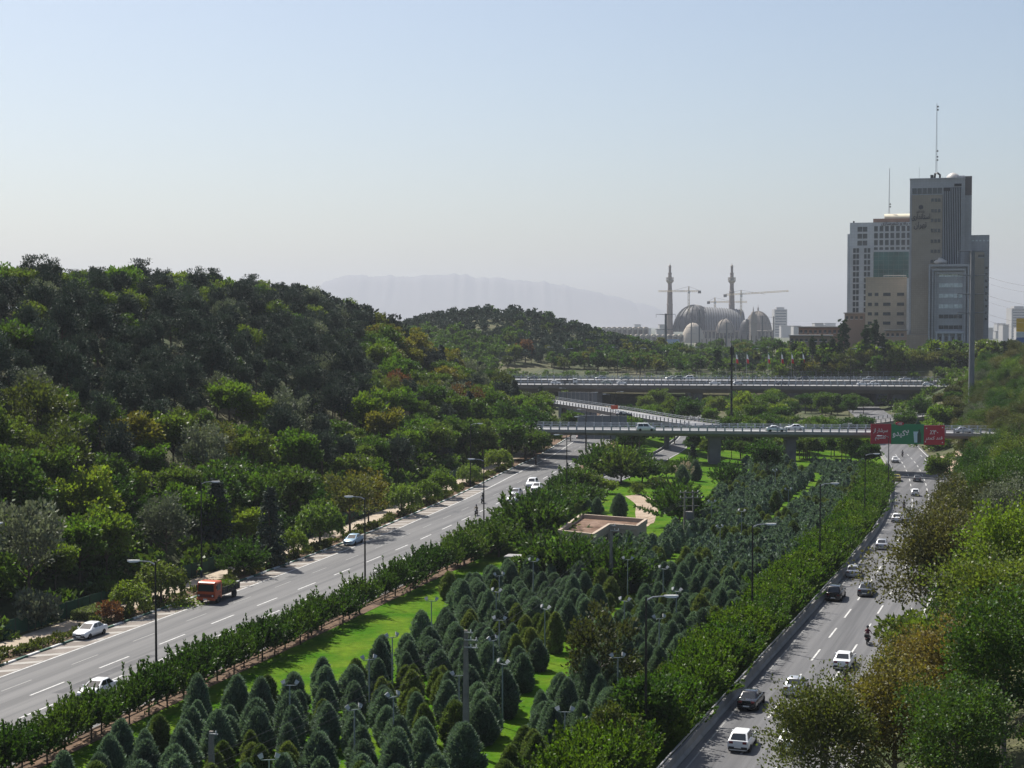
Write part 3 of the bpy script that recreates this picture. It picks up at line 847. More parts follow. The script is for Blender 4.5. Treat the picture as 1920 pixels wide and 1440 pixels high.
# billboard on the near bridge
M_red = P("red billboard print", (0.36, 0.012, 0.03), 0.5, 0.06, 1)
M_grn = P("green billboard print", (0.008, 0.19, 0.075), 0.5, 0.06, 1)
M_wht = P("white print", (0.72, 0.72, 0.72), 0.5, 0.04, 1)
M_pale = P("pale blue print", (0.45, 0.62, 0.68), 0.5, 0.1, 4)
M_dgr = P("dark green print", (0.01, 0.05, 0.03), 0.5, 0.1, 4)
Yb = 361.6
A0, A1 = W(1633, 795, Yb), W(1771, 832, Yb)
bb = root("billboard", (A0.x, Yb, A1.z), 0, "long red and green advertising billboard hanging on the near bridge railing", "billboard")
bw, bh = A1.x - A0.x, A0.z - A1.z
u = bw / 138.0
MB().box((0, 0, 0), (38 * u, .14, bh)).obj("red_panel", M_red, bb)
MB().box((38 * u + .01, -.03, -.1), (99 * u, .12, bh - .05)).obj("green_panel", M_grn, bb)
MB().box((99 * u + .01, 0, -.25), (138 * u, .14, bh - .3)).obj("red_panel", M_red, bb)
for xx in (0.3, 38 * u, 99 * u, 137 * u): MB().box((xx - .06, .16, -.2), (xx + .06, .3, bh)).obj("bracket", M_steel, bb)
def put(s, cx, cz, w, h, m=None, y=-.05, bold=.01):
    return mk("lettering", text_mesh(s, w, h, .03, bold), m or M_wht, bb, (cx * u, y, cz))
put(persian('سرشار از'), 18, bh * .66, 27 * u, bh * .26)
put(persian('کلسیم'), 18, bh * .30, 20 * u, bh * .26)
put(persian('لاکیدو'), 56, bh * .50, 31 * u, bh * .40, y=-.08, bold=.03)
put('\u066A\u06F4\u06F0', 118, bh * .58, 16 * u, bh * .22)
put(persian('قند کمتر'), 118, bh * .27, 32 * u, bh * .2)
# printed tumbler and bottle on the green panel
MB().loft([[((84.5 - w) * u, -.06, z * bh), ((84.5 + w) * u, -.06, z * bh), ((84.5 + w) * u, -.03, z * bh), ((84.5 - w) * u, -.03, z * bh)] for z, w in ((.06, 3.2), (.62, 5.2))]).obj("printed_tumbler", M_pale, bb)
MB().loft([[((90.5 - w) * u, -.07, z * bh), ((90.5 + w) * u, -.07, z * bh), ((90.5 + w) * u, -.031, z * bh), ((90.5 - w) * u, -.031, z * bh)] for z, w in ((.05, 3.6), (.5, 3.6), (.62, 1.6), (.72, 1.6))]).obj("printed_bottle", M_dgr, bb)
MB().loft([[((88.5 - w) * u, -.01, bh - .05 + z), ((88.5 + w) * u, -.01, bh - .05 + z), ((88.5 + w) * u, .1, bh - .05 + z), ((88.5 - w) * u, .1, bh - .05 + z)] for z, w in ((0, 5), (.45, 4), (.6, 1.8), (1.0, 1.6))]).obj("bottle_top_cutout", M_dgr, bb)
_ov = [(54 * u + 8 * u * math.cos(t), bh + .1 + .42 * math.sin(t)) for t in [k * 6.2832 / 20 for k in range(20)]]
MB().loft([[(a, y, b) for a, b in _ov] for y in (-.1, .05)]).obj("logo_plate", M_red, bb)
mk("lettering", text_mesh(persian('کاله'), 9 * u, .5, .03, .02), M_wht, bb, (54 * u, -.12, bh + .1))
for sx, sz in ((104, .78), (134, .82), (102, .1), (134, .06)):
    MB().box((sx * u - .12, -.05, sz * bh - .12), (sx * u + .12, -.005, sz * bh + .12)).obj("printed_star", M_wht, bb)

# ------------------------------------------------------------------ lamps, poles, wires
M_lampw = P("white lamp housing", (0.62, 0.62, 0.60), 0.4, 0.08, 3)
_arm = MB().tube([(0, 0, 11.75), (-.5, 0, 12.0), (-1.5, 0, 12.08)], [.06, .05, .045], 6).mesh("arm", True)
_pole = MB().tube([(0, 0, -.3), (0, 0, .5), (0, 0, .52), (0, 0, 12.0)], [.16, .16, .115, .07], 8).mesh("pole", True)
_head = MB().loft([[(x, -w, 12.05 - h), (x, w, 12.05 - h), (x, w * .7, 12.14), (x, -w * .7, 12.14)] for x, w, h in ((-1.3, .08, .02), (-1.5, .17, .08), (-2.1, .19, .1), (-2.35, .07, .02))]).mesh("lamp_head", True)
def street_lamp(px, py, label, flip=False, h=12.0, x=None, Y=None, z=None, k=1.0):
    if Y is None:
        Y = 150.0
        for _ in range(20):
            x = fx(px, Y); Y = (HCAM - gz(x, Y) - h) * FPX / (py - HORIZON)
    x = fx(px, Y) if x is None else x
    r = root("street_lamp", (x, Y, gz(x, Y) if z is None else z), 0, label, "street lamp", "tall street lamps")
    if flip: r.rotation_euler = (0, 0, math.pi)
    r.scale = (k, k, h / 12.0)
    mk("pole", _pole, M_black, r); mk("arm", _arm, M_steel, r); mk("lamp_head", _head, M_lampw, r)
    return r
for px, py, fl, lb in ((288, 1055, 0, "black street lamp nearest the camera on the left, before the orange truck"), (683, 933, 0, "black street lamp rising beside the light blue car"),
                       (907, 862, 0, "black street lamp by the motorcyclist on the left carriageway"), (1063, 816, 0, "black street lamp near the two riders below the bridge"),
                       (45, 950, 1, "street lamp among trees at the far left edge"), (443, 870, 1, "street lamp poking out beside the bright green tree on the left verge"),
                       (882, 795, 1, "street lamp above the trees at the left end of the near bridge"), (1213, 1122, 1, "tall lamp at the bottom among the bright trees by the right carriageway"),
                       (1413, 985, 1, "lamp in the middle of the bright tree row"), (1540, 908, 1, "lamp third along the bright tree row"), (1624, 852, 1, "lamp fourth along the bright tree row, below the billboard"),
                       (1668, 818, 0, "lamp just before the billboard"), (1098, 782, 0, "slender lamp in front of the near bridge left end")):
    street_lamp(px, py, lb, bool(fl))
for k, px in enumerate((1037, 1063, 1158, 1200, 1314, 1411, 1448, 1595, 1658, 1753)):
    Y = 604 if k % 2 else 640
    r = street_lamp(px, 0, "thin dark lamp standing on the far bridge, number %s from its left end" % ("one two three four five six seven eight nine ten".split()[k]), bool(k % 2), 13.0, Y=Y, z=9.2)
for k, (px, Y, z) in enumerate(((1062, 520, 1), (1107, 480, 0), (1145, 470, 0), (1155, 490, 0), (1100, 385, 1), (1145, 380, 1), (1185, 378, 1), (1580, 372, 0))):
    street_lamp(px, 0, "dark lamp post between the bridges, %s from the left" % ("first second third fourth fifth sixth seventh eighth".split()[k]), bool(k % 2), 10.5, Y=Y, z=gz(fx(px, Y), Y))

# twin floodlights of the park
_fp = MB().tube([(0, 0, -.2), (0, 0, 5.0)], [.07, .05], 7).mesh("pole", True)
_fb = MB().tube([(-.5, 0, 5.0), (.5, 0, 5.0)], .035, 6).mesh("crossbar", True)
_fh = MB().loft([[(-.12, -.05, -.02), (.12, -.05, -.02), (.12, .05, -.02), (-.12, .05, -.02)], [(-.17, -.08, .28), (.17, -.08, .28), (.17, .05, .31), (-.17, .05, .31)]]).mesh("floodlight", True)
_br2 = MB().tube([(0, 0, -.12), (0, 0, .05)], .03, 5).mesh("bracket")
M_fl = P("grey white floodlight", (0.38, 0.39, 0.39), 0.4, 0.1, 4)
M_gp = P("grey green pole paint", (0.22, 0.25, 0.25), 0.5, 0.12, 3)
flood = [(808, 1122), (734, 1190), (690, 1232), (736, 1302), (662, 1326), (936, 1158), (930, 1105), (936, 1075), (925, 1196), (942, 1240), (1000, 1048), (1022, 1137), (1097, 1183), (1172, 1122), (1178, 1045), (1160, 1228), (1238, 1155),
         (1245, 1062), (1270, 1104), (1352, 985), (1336, 938), (1392, 955), (860, 1262), (500, 1420), (540, 1280), (1060, 1330), (1455, 880), (1480, 915)]
wordn = "first second third fourth fifth sixth seventh eighth ninth tenth eleventh twelfth thirteenth fourteenth fifteenth sixteenth seventeenth eighteenth nineteenth twentieth".split()
flood.sort(key=lambda p: -p[1])
def flood_label(i, px, py):
    if px == 808: return "twin floodlight on the open lawn strip left of the conifers"
    n = (wordn + ["twenty-first", "twenty-second", "twenty-third", "twenty-fourth", "twenty-fifth", "twenty-sixth", "twenty-seventh", "twenty-eighth"])[i]
    return "twin park floodlight on a grey pole, %s counting up from the bottom of the photo" % n
for i, (px, py) in enumerate(flood):
    Y = 150.0
    for _ in range(12): Y = (HCAM - gz(fx(px, Y), Y) - 5.4) * FPX / (py - HORIZON)
    x = fx(px, Y)
    r = root("floodlight_post", (x, Y, gz(x, Y)), rnd.uniform(-.9, .9), flood_label(i, px, py), "floodlight", "twin floodlights in the park")
    mk("pole", _fp, M_gp, r); mk("crossbar", _fb, M_gp, r)
    for sx in (-.45, .45):
        h = mk("floodlight", _fh, M_fl, r, (sx, 0, 5.12), (R(-35), R(28 if sx > 0 else -28), 0)); mk("bracket", _br2, M_gp, h)

# concrete and lattice power poles in the park, with their wires
M_cpole = P("weathered concrete pole", (0.20, 0.185, 0.165), 0.9, 0.25, 1.5)
M_wire = P("dark cable", (0.03, 0.03, 0.03), 0.6)
def power_pole(x, y, h, label, arms=3):
    r = root("power_pole", (x, y, gz(x, y)), R(-20), label, "power pole")
    MB().loft([[(-w, -w * .8, z), (w, -w * .8, z), (w, w * .8, z), (-w, w * .8, z)] for z, w in ((-.3, .24), (h, .13))]).obj("pole", M_cpole, r)
    for k in range(arms):
        z = h - .15 - k * .55
        MB().box((-.05, -.2, z - .04), (1.0 if k else .6, -.11, z + .04)).obj("crossarm", M_steel, r)
        for xx in (.45, .9)[:1 + (k > 0)]:
            MB().lathe([(.03, 0), (.06, .05), (.03, .1), (.06, .15), (.02, .22)], 8, (xx, -.155, z + .04)).obj("insulator", M_lampw, r)
    return r
pole_a = power_pole(fx(873, 118), 118, 9.2, "tall concrete power pole standing in the conifers at the bottom")
pole_b = power_pole(fx(1147, 186), 186, 8.5, "concrete power pole before the dark round trees by the park building", 2)
pole_c = power_pole(fx(391, 108), 108, 4.2, "short concrete post at the bottom left among conifers", 1)
Yh = 236.0; xh = fx(1293, Yh)
hp = root("transformer_pole", (xh, Yh, gz(xh, Yh)), R(10), "twin-leg pole with crossarms and transformer beside the grass clearing", "power pole")
for sx in (-.7, .7): MB().tube([(sx, 0, -.3), (sx * .9, 0, 7.4)], [.17, .12], 6).obj("leg", M_cpole, hp)
for z in (7.2, 6.4, 5.2): MB().box((-1.5, -.12, z - .06), (1.5, -.02, z + .06)).obj("crossarm", M_conc_d, hp)
for z in (7.26, 6.46):
    for sx in (-1.3, -.5, .5, 1.3): MB().lathe([(.04, 0), (.08, .06), (.04, .12), (.08, .18), (.02, .28)], 8, (sx, -.07, z)).obj("insulator", M_lampw, hp)
MB().bbox((-.5, -.5, 3.2), (.5, .35, 4.4), .08).obj("transformer", M_conc_d, hp)
def wire(name, a, b, sag, label, r=.012, cat="cable", group=None):
    a, b = Vector(a), Vector(b)
    pts = [a.lerp(b, t) - Vector((0, 0, 4 * sag * t * (1 - t))) for t in [k / 14 for k in range(15)]]
    o = MB().tube(pts, r, 4).obj(name, M_wire)
    return tag(o, label, cat, group)
for k, dz in enumerate((9.0, 8.4, 7.9)):
    wire("overhead_wire", (pole_a.location.x + .5, 118, dz), (pole_b.location.x + .4, 186, pole_b.location.z + dz - .8), 0.9, "overhead wire strung between the two concrete park poles", .014, "cable", "park pole wires")
    wire("overhead_wire", (pole_a.location.x + .5, 118, dz), (-30, 62, dz - 1), 0.8, "overhead wire running from the front concrete pole towards the camera", .014, "cable", "park front wires")
    wire("overhead_wire", (pole_b.location.x + .4, 186, pole_b.location.z + dz - .8), (xh + .3 * k, Yh, gz(xh, Yh) + 6.8), 0.6, "overhead wire from the second concrete pole to the transformer pole", .014, "cable", "transformer wires")

# tall power monopoles
M_mono = P("grey steel monopole", (0.16, 0.165, 0.18), 0.6, 0.1, 0.5)
def monopole(px, Y, ytop, wtop, arms, label, armlen):
    x = fx(px, Y); g = gz(x, Y); top = W(px, ytop, Y).z
    r = root("power_monopole", (x, Y, g), R(-8), label, "power pole")
    MB().tube([(0, 0, -.5), (0, 0, top - g)], [wtop * 1.5, wtop], 10).obj("pole", M_mono, r, smooth=True)
    for ya in arms:
        z = W(px, ya, Y).z - g
        for sx in (-1, 1):
            MB().tube([(0, 0, z), (sx * armlen, 0, z + .25)], [wtop * .38, wtop * .2], 6).obj("crossarm", M_mono, r)
            MB().lathe([(.05, -1.6), (.14, -1.5), (.06, -1.2), (.14, -.9), (.06, -.6), (.14, -.3), (.05, .2)], 6, (sx * armlen, 0, z)).obj("insulator", M_mono, r)
    return r
mp1 = monopole(1822, 470, 470, .62, (472, 517, 552, 587), "tall thick grey power monopole before the office tower", 4.2)
monopole(1248, 905, 588, .62, (590, 618), "dark power monopole standing before the mosque's first minaret", 5.4)
for k, (px, Y, yt) in enumerate(((1311, 1200, 580), (1429, 1300, 592), (1450, 1500, 593), (1400, 1350, 598), (1362, 1250, 604), (1296, 1500, 600))):
    monopole(px, Y, yt, .5, (yt + 2, yt + 14, yt + 26), "thin far power mast before the mosque, %s by distance" % ("first second third fourth fifth sixth".split()[k]), 4.5)
for k, ya in enumerate((517, 552, 587)):
    a = W(1852, ya + 2, 468); wire("overhead_wire", a, W(2010, ya + 22, 420), 1.2, "high voltage wire leaving the thick monopole towards the right, row %s" % ("one two three".split()[k]), .03)
    a = W(1852, ya + 14, 468); wire("overhead_wire", a, W(2010, ya + 30, 420), 1.4, "thin lower wire beside high voltage wire row %s at the right" % ("one two three".split()[k]), .02)
# slim dark telecom mast between the bridges
Yt = 452; xt = fx(1372, Yt)
tm = root("telecom_mast", (xt, Yt, gz(xt, Yt)), 0, "slim black telecom mast with antennas between the two bridges", "mast")
zt = W(1372, 648, Yt).z - gz(xt, Yt)
MB().tube([(0, 0, -.3), (0, 0, zt)], [.34, .26], 8).obj("pole", M_black, tm)
for k in range(5):
    a = k * 1.257
    MB().bbox((math.cos(a) * .5 - .14, math.sin(a) * .5 - .1, zt - 2.6), (math.cos(a) * .5 + .14, math.sin(a) * .5 + .1, zt - .4), .04).obj("antenna", M_black, tm)
MB().lathe([(1.1, zt - 5.2), (1.1, zt - 5.0)], 12).obj("platform", M_black, tm)

# park flagpoles before the mosque, and the hanging flags
_fpm = MB().tube([(0, 0, -.2), (0, 0, 8.4)], [.28, .2], 6).mesh("flagpole")
for k in range(40):
    px = 1080 + k * 9.4 + rnd.uniform(-1.5, 1.5); Y = 1000 + rnd.uniform(-15, 15); x = fx(px, Y)
    tag(mk("flagpole", _fpm, M_black, None, (x, Y, gz(x, Y))), "dark bare flagpole in the long row across the parkland", "flagpole", "bare flagpoles in the parkland")
M_fg = P("flag green", (0.02, 0.16, 0.06), 0.8, 0.1, 1)
M_fr = P("flag red", (0.5, 0.02, 0.02), 0.8, 0.1, 1)
for k, px in enumerate((1380, 1400, 1440, 1465, 1484, 1505)):
    Y = 645; x = fx(px, Y); zt = W(px, 662, Y).z; g = gz(x, Y)
    r = root("flag", (x, Y, g), 0, "limp green white and red flag on a pole, %s of six from the left" % ("first second third fourth fifth sixth".split()[k]), "flag", "flags behind the far bridge")
    MB().tube([(0, 0, -.2), (0, 0, zt - g + .4)], [.09, .06], 6).obj("pole", M_steel, r)
    h = zt - g
    for j, (m_, a0, a1) in enumerate(((M_fg, 0, .5), (M_wht, .5, 2.3), (M_fr, 2.3, 4.0))):
        MB().loft([[(.1, -.1, h - z), (.1 + .3 + .32 * z * .5, -.25 + .2 * math.sin(z * 2), h - z - .3), (.1 + .25 + .3 * z * .5, .25, h - z - .25), (.1, .1, h - z)] for z in (a0, (a0 + a1) / 2, a1)]).obj(("green_stripe", "white_stripe", "red_stripe")[j], m_, r)
# ------------------------------------------------------------------ park building, hut, fence
M_stone = P("cream stone cladding", (0.36, 0.29, 0.225), 0.85, 0.1, 1.5)
M_roofdirt = two_tone("rusty roof gravel", (0.10, 0.055, 0.032), (0.19, 0.125, 0.09), 0.5, fine=0.3, fscale=3)
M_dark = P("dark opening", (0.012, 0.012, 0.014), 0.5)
Ls = [(10.3, 238), (19.6, 232), (17.6, 224.2), (13.9, 226.4), (11.0, 215.5), (6.4, 219.5)]
pb = root("park_building", (12, 226, gz(12, 226)), 0, "flat-roofed L-shaped stone building with rusty gravel roof in the park", "building")
loc = [(x - 12, y - 226) for x, y in Ls]
cxm = sum(p[0] for p in loc) / 6; cym = sum(p[1] for p in loc) / 6
def inset(poly, d):
    out = []
    n = len(poly)
    for i in range(n):
        a, b, c = Vector(poly[i - 1]), Vector(poly[i]), Vector(poly[(i + 1) % n])
        e1 = (b - a).normalized(); e2 = (c - b).normalized()
        n1 = Vector((e1.y, -e1.x)); n2 = Vector((e2.y, -e2.x))
        m = (n1 + n2); m = m / max(m.dot(n1), .3)
        out.append(tuple(b + m * d))
    return out
MB().prism(loc, -.3, 2.9).obj("wall", M_stone, pb)
ins = inset(loc, .3)
MB().prism(ins, 2.902, 3.0).obj("roof", M_roofdirt, pb)
out_ = inset(loc, -.12)
mbp = MB()
for i in range(6):
    j = (i + 1) % 6
    mbp = MB().add([(*out_[i], 2.9), (*out_[j], 2.9), (*ins[j], 2.9), (*ins[i], 2.9), (*out_[i], 3.6), (*out_[j], 3.6), (*ins[j], 3.6), (*ins[i], 3.6)],
             [(0, 1, 5, 4), (1, 2, 6, 5), (2, 3, 7, 6), (3, 0, 4, 7), (4, 5, 6, 7), (3, 2, 1, 0)])
    mbp.obj("parapet", M_stone, pb)
for i, j in ((2, 3), (3, 4)):
    a, b = Vector(loc[i]), Vector(loc[j])
    for t0, t1 in ((.12, .42), (.55, .88)):
        p, q = a.lerp(b, t0), a.lerp(b, t1); e = (b - a).normalized(); nn = Vector((-e.y, e.x)) * -1
        nn = nn if (nn.y < 0) else -nn
        MB().add([(p.x + nn.x * .02, p.y + nn.y * .02, .6), (q.x + nn.x * .02, q.y + nn.y * .02, .6), (q.x + nn.x * .02, q.y + nn.y * .02, 2.4), (p.x + nn.x * .02, p.y + nn.y * .02, 2.4)], [(0, 1, 2, 3)]).obj("window", M_dark, pb)
p = at(967, 1070)
hut = root("utility_hut", tuple(p), R(-15), "small dark utility hut with concrete roof at the end of the lawn", "hut")
MB().box((-1.1, -.9, -.2), (1.1, .9, 1.75)).obj("wall", M_conc_d, hut)
MB().bbox((-1.3, -1.1, 1.75), (1.3, 1.1, 1.95), .04).obj("roof", M_conc, hut)
MB().box((-.45, -.93, 0.05), (.45, -.902, 1.6)).obj("door", M_dark, hut)
fence = root("mesh_fence", (0, 0, 0), 0, "dark green mesh fence behind the footpath on the left verge", "fence")
M_fence = P("dark green mesh", (0.012, 0.055, 0.028), 0.8, 0.3, 2)
fpm = MB().tube([(0, 0, -.2), (0, 0, 1.9)], .05, 6).mesh("post"); fpn = MB().box((0.06, -.02, .1), (2.3, .02, 1.8)).mesh("panel")
y = 128.0
while y < 330:
    x = float(KL(y)) - 7.4; h = heading(KL, y)
    mk("post", fpm, M_black, fence, (x, y, gz(x, y))); mk("panel", fpn, M_fence, fence, (x, y, gz(x, y)), (0, 0, math.pi / 2 - h))
    y += 2.4 * math.cos(h)

# ------------------------------------------------------------------ office towers
def grid_mat(name, c1, c2, sx, sz, mortar=0.03, rough=0.7):
    if name in MATS: return MATS[name]
    m, nt, b = _new(name); N, L = nt.nodes, nt.links
    tc = N.new("ShaderNodeTexCoord"); mp = N.new("ShaderNodeMapping"); mp.inputs["Rotation"].default_value = (R(90), 0, 0)
    L.new(tc.outputs["Object"], mp.inputs["Vector"])
    br = N.new("ShaderNodeTexBrick"); br.offset = 0.0
    br.inputs["Color1"].default_value = (*c1, 1); br.inputs["Color2"].default_value = (*[v * 1.1 for v in c1], 1); br.inputs["Mortar"].default_value = (*c2, 1)
    br.inputs["Scale"].default_value = 1.0; br.inputs["Brick Width"].default_value = sx; br.inputs["Row Height"].default_value = sz; br.inputs["Mortar Size"].default_value = mortar
    L.new(mp.outputs[0], br.inputs["Vector"])
    nz = N.new("ShaderNodeTexNoise"); nz.inputs["Scale"].default_value = 0.08; nz.inputs["Detail"].default_value = 6
    L.new(tc.outputs["Object"], nz.inputs["Vector"])
    mr = N.new("ShaderNodeMapRange"); mr.inputs[1].default_value = .3; mr.inputs[2].default_value = .7; mr.inputs[3].default_value = .86; mr.inputs[4].default_value = 1.12
    L.new(nz.outputs["Fac"], mr.inputs[0])
    hs = N.new("ShaderNodeHueSaturation"); L.new(br.outputs[0], hs.inputs["Color"]); L.new(mr.outputs[0], hs.inputs["Value"])
    L.new(hs.outputs[0], b.inputs["Base Color"]); b.inputs["Roughness"].default_value = rough
    MATS[name] = m; return m
M_tgrey = grid_mat("grey stone tower cladding", (0.36, 0.36, 0.38), (0.26, 0.26, 0.275), 1.2, 1.0)
M_tbrown = grid_mat("brown tile tower cladding", (0.29, 0.25, 0.20), (0.2, 0.17, 0.135), 0.9, 0.9)
M_tbase = grid_mat("brown stone base", (0.30, 0.25, 0.20), (0.2, 0.17, 0.14), 1.6, 0.9)
M_white = grid_mat("white tower cladding", (0.44, 0.47, 0.49), (0.32, 0.34, 0.36), 1.4, 1.4)
M_beige = grid_mat("beige stone block", (0.44, 0.36, 0.27), (0.33, 0.27, 0.2), 1.6, 1.0)
M_glass = P("dark window glass", (0.035, 0.045, 0.055), 0.12, 0.3, 0.5, spec=0.6)
M_teal = P("teal curtain glass", (0.030, 0.105, 0.100), 0.12, 0.5, 0.18, spec=0.6)
M_blind = P("window with pale blinds", (0.58, 0.62, 0.62), 0.3, 0.3, 0.9)
M_fin = P("pale metal fin", (0.42, 0.44, 0.48), 0.5, 0.06, 1)
M_cream = P("cream roof vault", (0.62, 0.56, 0.42), 0.6, 0.08, 0.5)
M_brick = P("reddish brick", (0.24, 0.15, 0.11), 0.9, 0.15, 0.4)
M_dome = P("silver dome", (0.45, 0.43, 0.40), 0.5, 0.08, 1)
class Site:
    """building frame: photo pixels measured on the facade turned into metres on a wall square to the sight line"""
    def __init__(s, name, label, px0, Y, cat="building", rot=True):
        s.px0, s.Y = px0, Y
        th = math.atan((px0 - 960) / FPX) if rot else 0.0
        s.k = Y * math.cos(th) / FPX if rot else Y / FPX
        s.x = fx(px0, Y); s.base = gz(s.x, Y)
        s.r = root(name, (s.x, Y, s.base), -th, label, cat)
    def X(s, px): return (px - s.px0) * s.k
    def Z(s, py): return W(s.px0, py, s.Y).z - s.base
    def part(s, name, m, x0, x1, y0, y1, d0, d1, parent=None, ground=False):
        """x0..x1, y0(top)..y1(bottom) in pixels, depth d0..d1 in metres (negative = towards camera)"""
        return MB().box((s.X(x0), d0, -3 if ground else s.Z(y1)), (s.X(x1), d1, s.Z(y0))).obj(name, m, parent or s.r)
    def window(s, x0, x1, y0, y1, d, m=None, fr=None):
        w = s.part("window", m or M_glass, x0, x1, y0, y1, d - .06, d - .012)
        a, b, c, e = s.X(x0), s.X(x1), s.Z(y1), s.Z(y0)
        f = MB().box((a - .15, d - .16, c - .22), (b + .15, d - .01, c - .02)).obj("sill", fr or M_fin, w)
        return w
T = Site("office_tower", "tall brown and grey office tower with vertical fins and Persian lettering", 1760, 700)
T.part("wall", M_tgrey, 1703, 1806, 336, 668, 0, 24, ground=True)
T.part("corner_block", M_tgrey, 1806.2, 1819, 366, 668, 3.5, 22, ground=True)
T.part("corner_block", P("dark bronze corner", (0.12, 0.10, 0.10), .5), 1806.2, 1819, 330, 365.5, 3.5, 14)
T.part("stone_panel", M_tbrown, 1707, 1764.5, 365, 627, -.35, -.01)
T.part("stone_base", M_tbase, 1697, 1741, 627.5, 668, -1.6, -.36, ground=True)
for k in range(6):
    T.window(1707.5 + k * 9.5, 1715.8 + k * 9.5, 352, 363.5, -.01)
for py in (372, 392, 410, 429, 449, 468, 487):
    for k in range(3):
        T.window(1743 + k * 6.4, 1748 + k * 6.4, py, py + 6.2, -.36, fr=M_tbrown)
T.part("glass_bay", M_dark, 1766, 1799.5, 352, 497, -.2, -.01)
for k in range(11):
    x = 1766.4 + k * 3.25
    T.part("fin", M_fin, x, x + 1.0, 353 + (6 if k < 4 else 0), 497, -1.1, -.205)
T.part("parapet", M_tgrey, 1702.4, 1806.6, 333.5, 336, -.3, 24.4)
T.part("vent_box", M_dark, 1786, 1799.4, 345, 350, -.3, -.01)
# front block with nested frames
T.part("front_block", M_tgrey, 1743, 1812, 502, 668, -8, -1.7, ground=True)
for i, (a, b, tp) in enumerate(((1740, 1815, 497), (1746, 1809, 505), (1751, 1806, 511))):
    d = -10.2 + i * .7
    for x0, x1 in ((a, a + 3.2), (b - 3.2, b)): T.part("frame_upright", M_tgrey, x0, x1, tp, 668, d, -8.02 + i * .0, ground=True)
    T.part("frame_lintel", M_tgrey, a + 3.25, b - 3.25, tp, tp + 4, d + .02, -8.03)
for py in (513, 532, 551.5, 571, 590, 610):
    m_ = M_blind if py < 580 else M_glass
    for k in range(5):
        T.window(1759.5 + k * 9.2, 1768 + k * 9.2, py, py + 7.2, -8.0, m_)
T.part("canopy", M_fin, 1753, 1806, 621, 625, -9.6, -8.1)
for k in range(5):
    T.part("column", M_fin, 1754 + k * 12, 1757 + k * 12, 625.2, 668, -9.4, -8.6, ground=True)
    if k < 4:
        T.window(1760 + k * 12, 1764 + k * 12, 631, 638, -8.0); T.window(1760 + k * 12, 1764 + k * 12, 650, 657, -8.0)
# roof furniture
MB().lathe([(3.2, 0), (2.9, .9), (2.4, 1.8), (1.4, 2.5), (.3, 2.9)], 20, (T.X(1784), 9, T.Z(333.4))).obj("roof_dome", M_dome, T.r, smooth=True)
T.part("roof_box", M_dark, 1741, 1747, 326, 333.4, 4, 6)
MB().tube([(T.X(1749), 5, T.Z(333.4)), (T.X(1750), 5, T.Z(323)), (T.X(1754), 5, T.Z(322)), (T.X(1759), 5, T.Z(326)), (T.X(1759), 5, T.Z(333.4))], .45, 8).obj("roof_duct", M_black, T.r, smooth=True)
T.part("plant_room", M_tgrey, 1790, 1806, 329, 333.4, 3, 12)
def lattice_mast(s, px, y0, y1, d, w, parent_name="mast", balls=()):
    mb = MB(); x = s.X(px); z0, z1 = s.Z(y1), s.Z(y0); h = z1 - z0
    for a, b in ((-1, -1), (1, -1), (0, 1)):
        mb.tube([(x + a * w, d + b * w, z0), (x + a * w * .25, d + b * w * .25, z1)], [.07, .04], 4)
    n = int(h / 1.6)
    for i in range(n):
        t = i / n; q = w * (1 - .75 * t)
        mb.tube([(x - q, d - q, z0 + h * t), (x + q, d - q, z0 + h * (i + 1) / n)], .035, 3)
    o = mb.obj(parent_name, M_steel, s.r)
    for py in balls:
        MB().lathe([(.05, -.35), (.38, -.2), (.42, .1), (.2, .4)], 8, (x + .45, d, s.Z(py))).obj("dish", M_black, s.r)
    return o
lattice_mast(T, 1752, 190, 324, 7, .38, balls=(196, 202, 280, 291, 297))
T.part("aerial", M_steel, 1719.8, 1720.3, 312, 333.4, 3, 3.12)
# lantern on the front block roof
MB().lathe([(1.6, 0), (2.6, .5), (2.9, 1.2), (2.2, 1.9), (1.2, 2.3), (1.2, 2.7), (.2, 3.1)], 12, (T.X(1762), -5.2, T.Z(497))).obj("roof_lantern", M_dome, T.r, smooth=True)
# right wing
T.part("wing", M_tgrey, 1819.3, 1853, 440, 668, 7, 22, ground=True)
T.part("wing_front", M_tbrown, 1816, 1843, 473, 668, 2.0, 6.98, ground=True)
for k in range(5): T.window(1818 + k * 7 + 2, 1823 + k * 7 + 1, 449, 451.5, 7.0, M_blind)
T.window(1832, 1843, 478, 483, 1.99)
for py in (500, 512, 524, 536, 548, 560, 572, 584, 596): T.window(1846, 1850.5, py, py + 4.5, 7.0)
mk("lettering", text_mesh(persian('استانداری'), T.X(1741.5) - T.X(1706.5), T.Z(400) - T.Z(414), .25, .012), P("dark blue letters", (0.012, 0.014, 0.03), .5), T.r, (T.X(1724), -.5, T.Z(407)))
mk("lettering", text_mesh(persian('تهران'), T.X(1735) - T.X(1711), T.Z(415) - T.Z(430), .25, .012), MATS["dark blue letters"], T.r, (T.X(1723), -.5, T.Z(422.5)))
mk("lettering", text_mesh(persian('وزارت کشور'), T.X(1731) - T.X(1715), T.Z(394) - T.Z(399), .2, .012), MATS["dark blue letters"], T.r, (T.X(1723), -.5, T.Z(396.5)))
MB().lathe([(.2, -.25), (1.0, -.2), (1.0, .2), (.2, .25)], 8, (T.X(1724), -.5, T.Z(388)), 'y').obj("emblem", MATS["dark blue letters"], T.r)

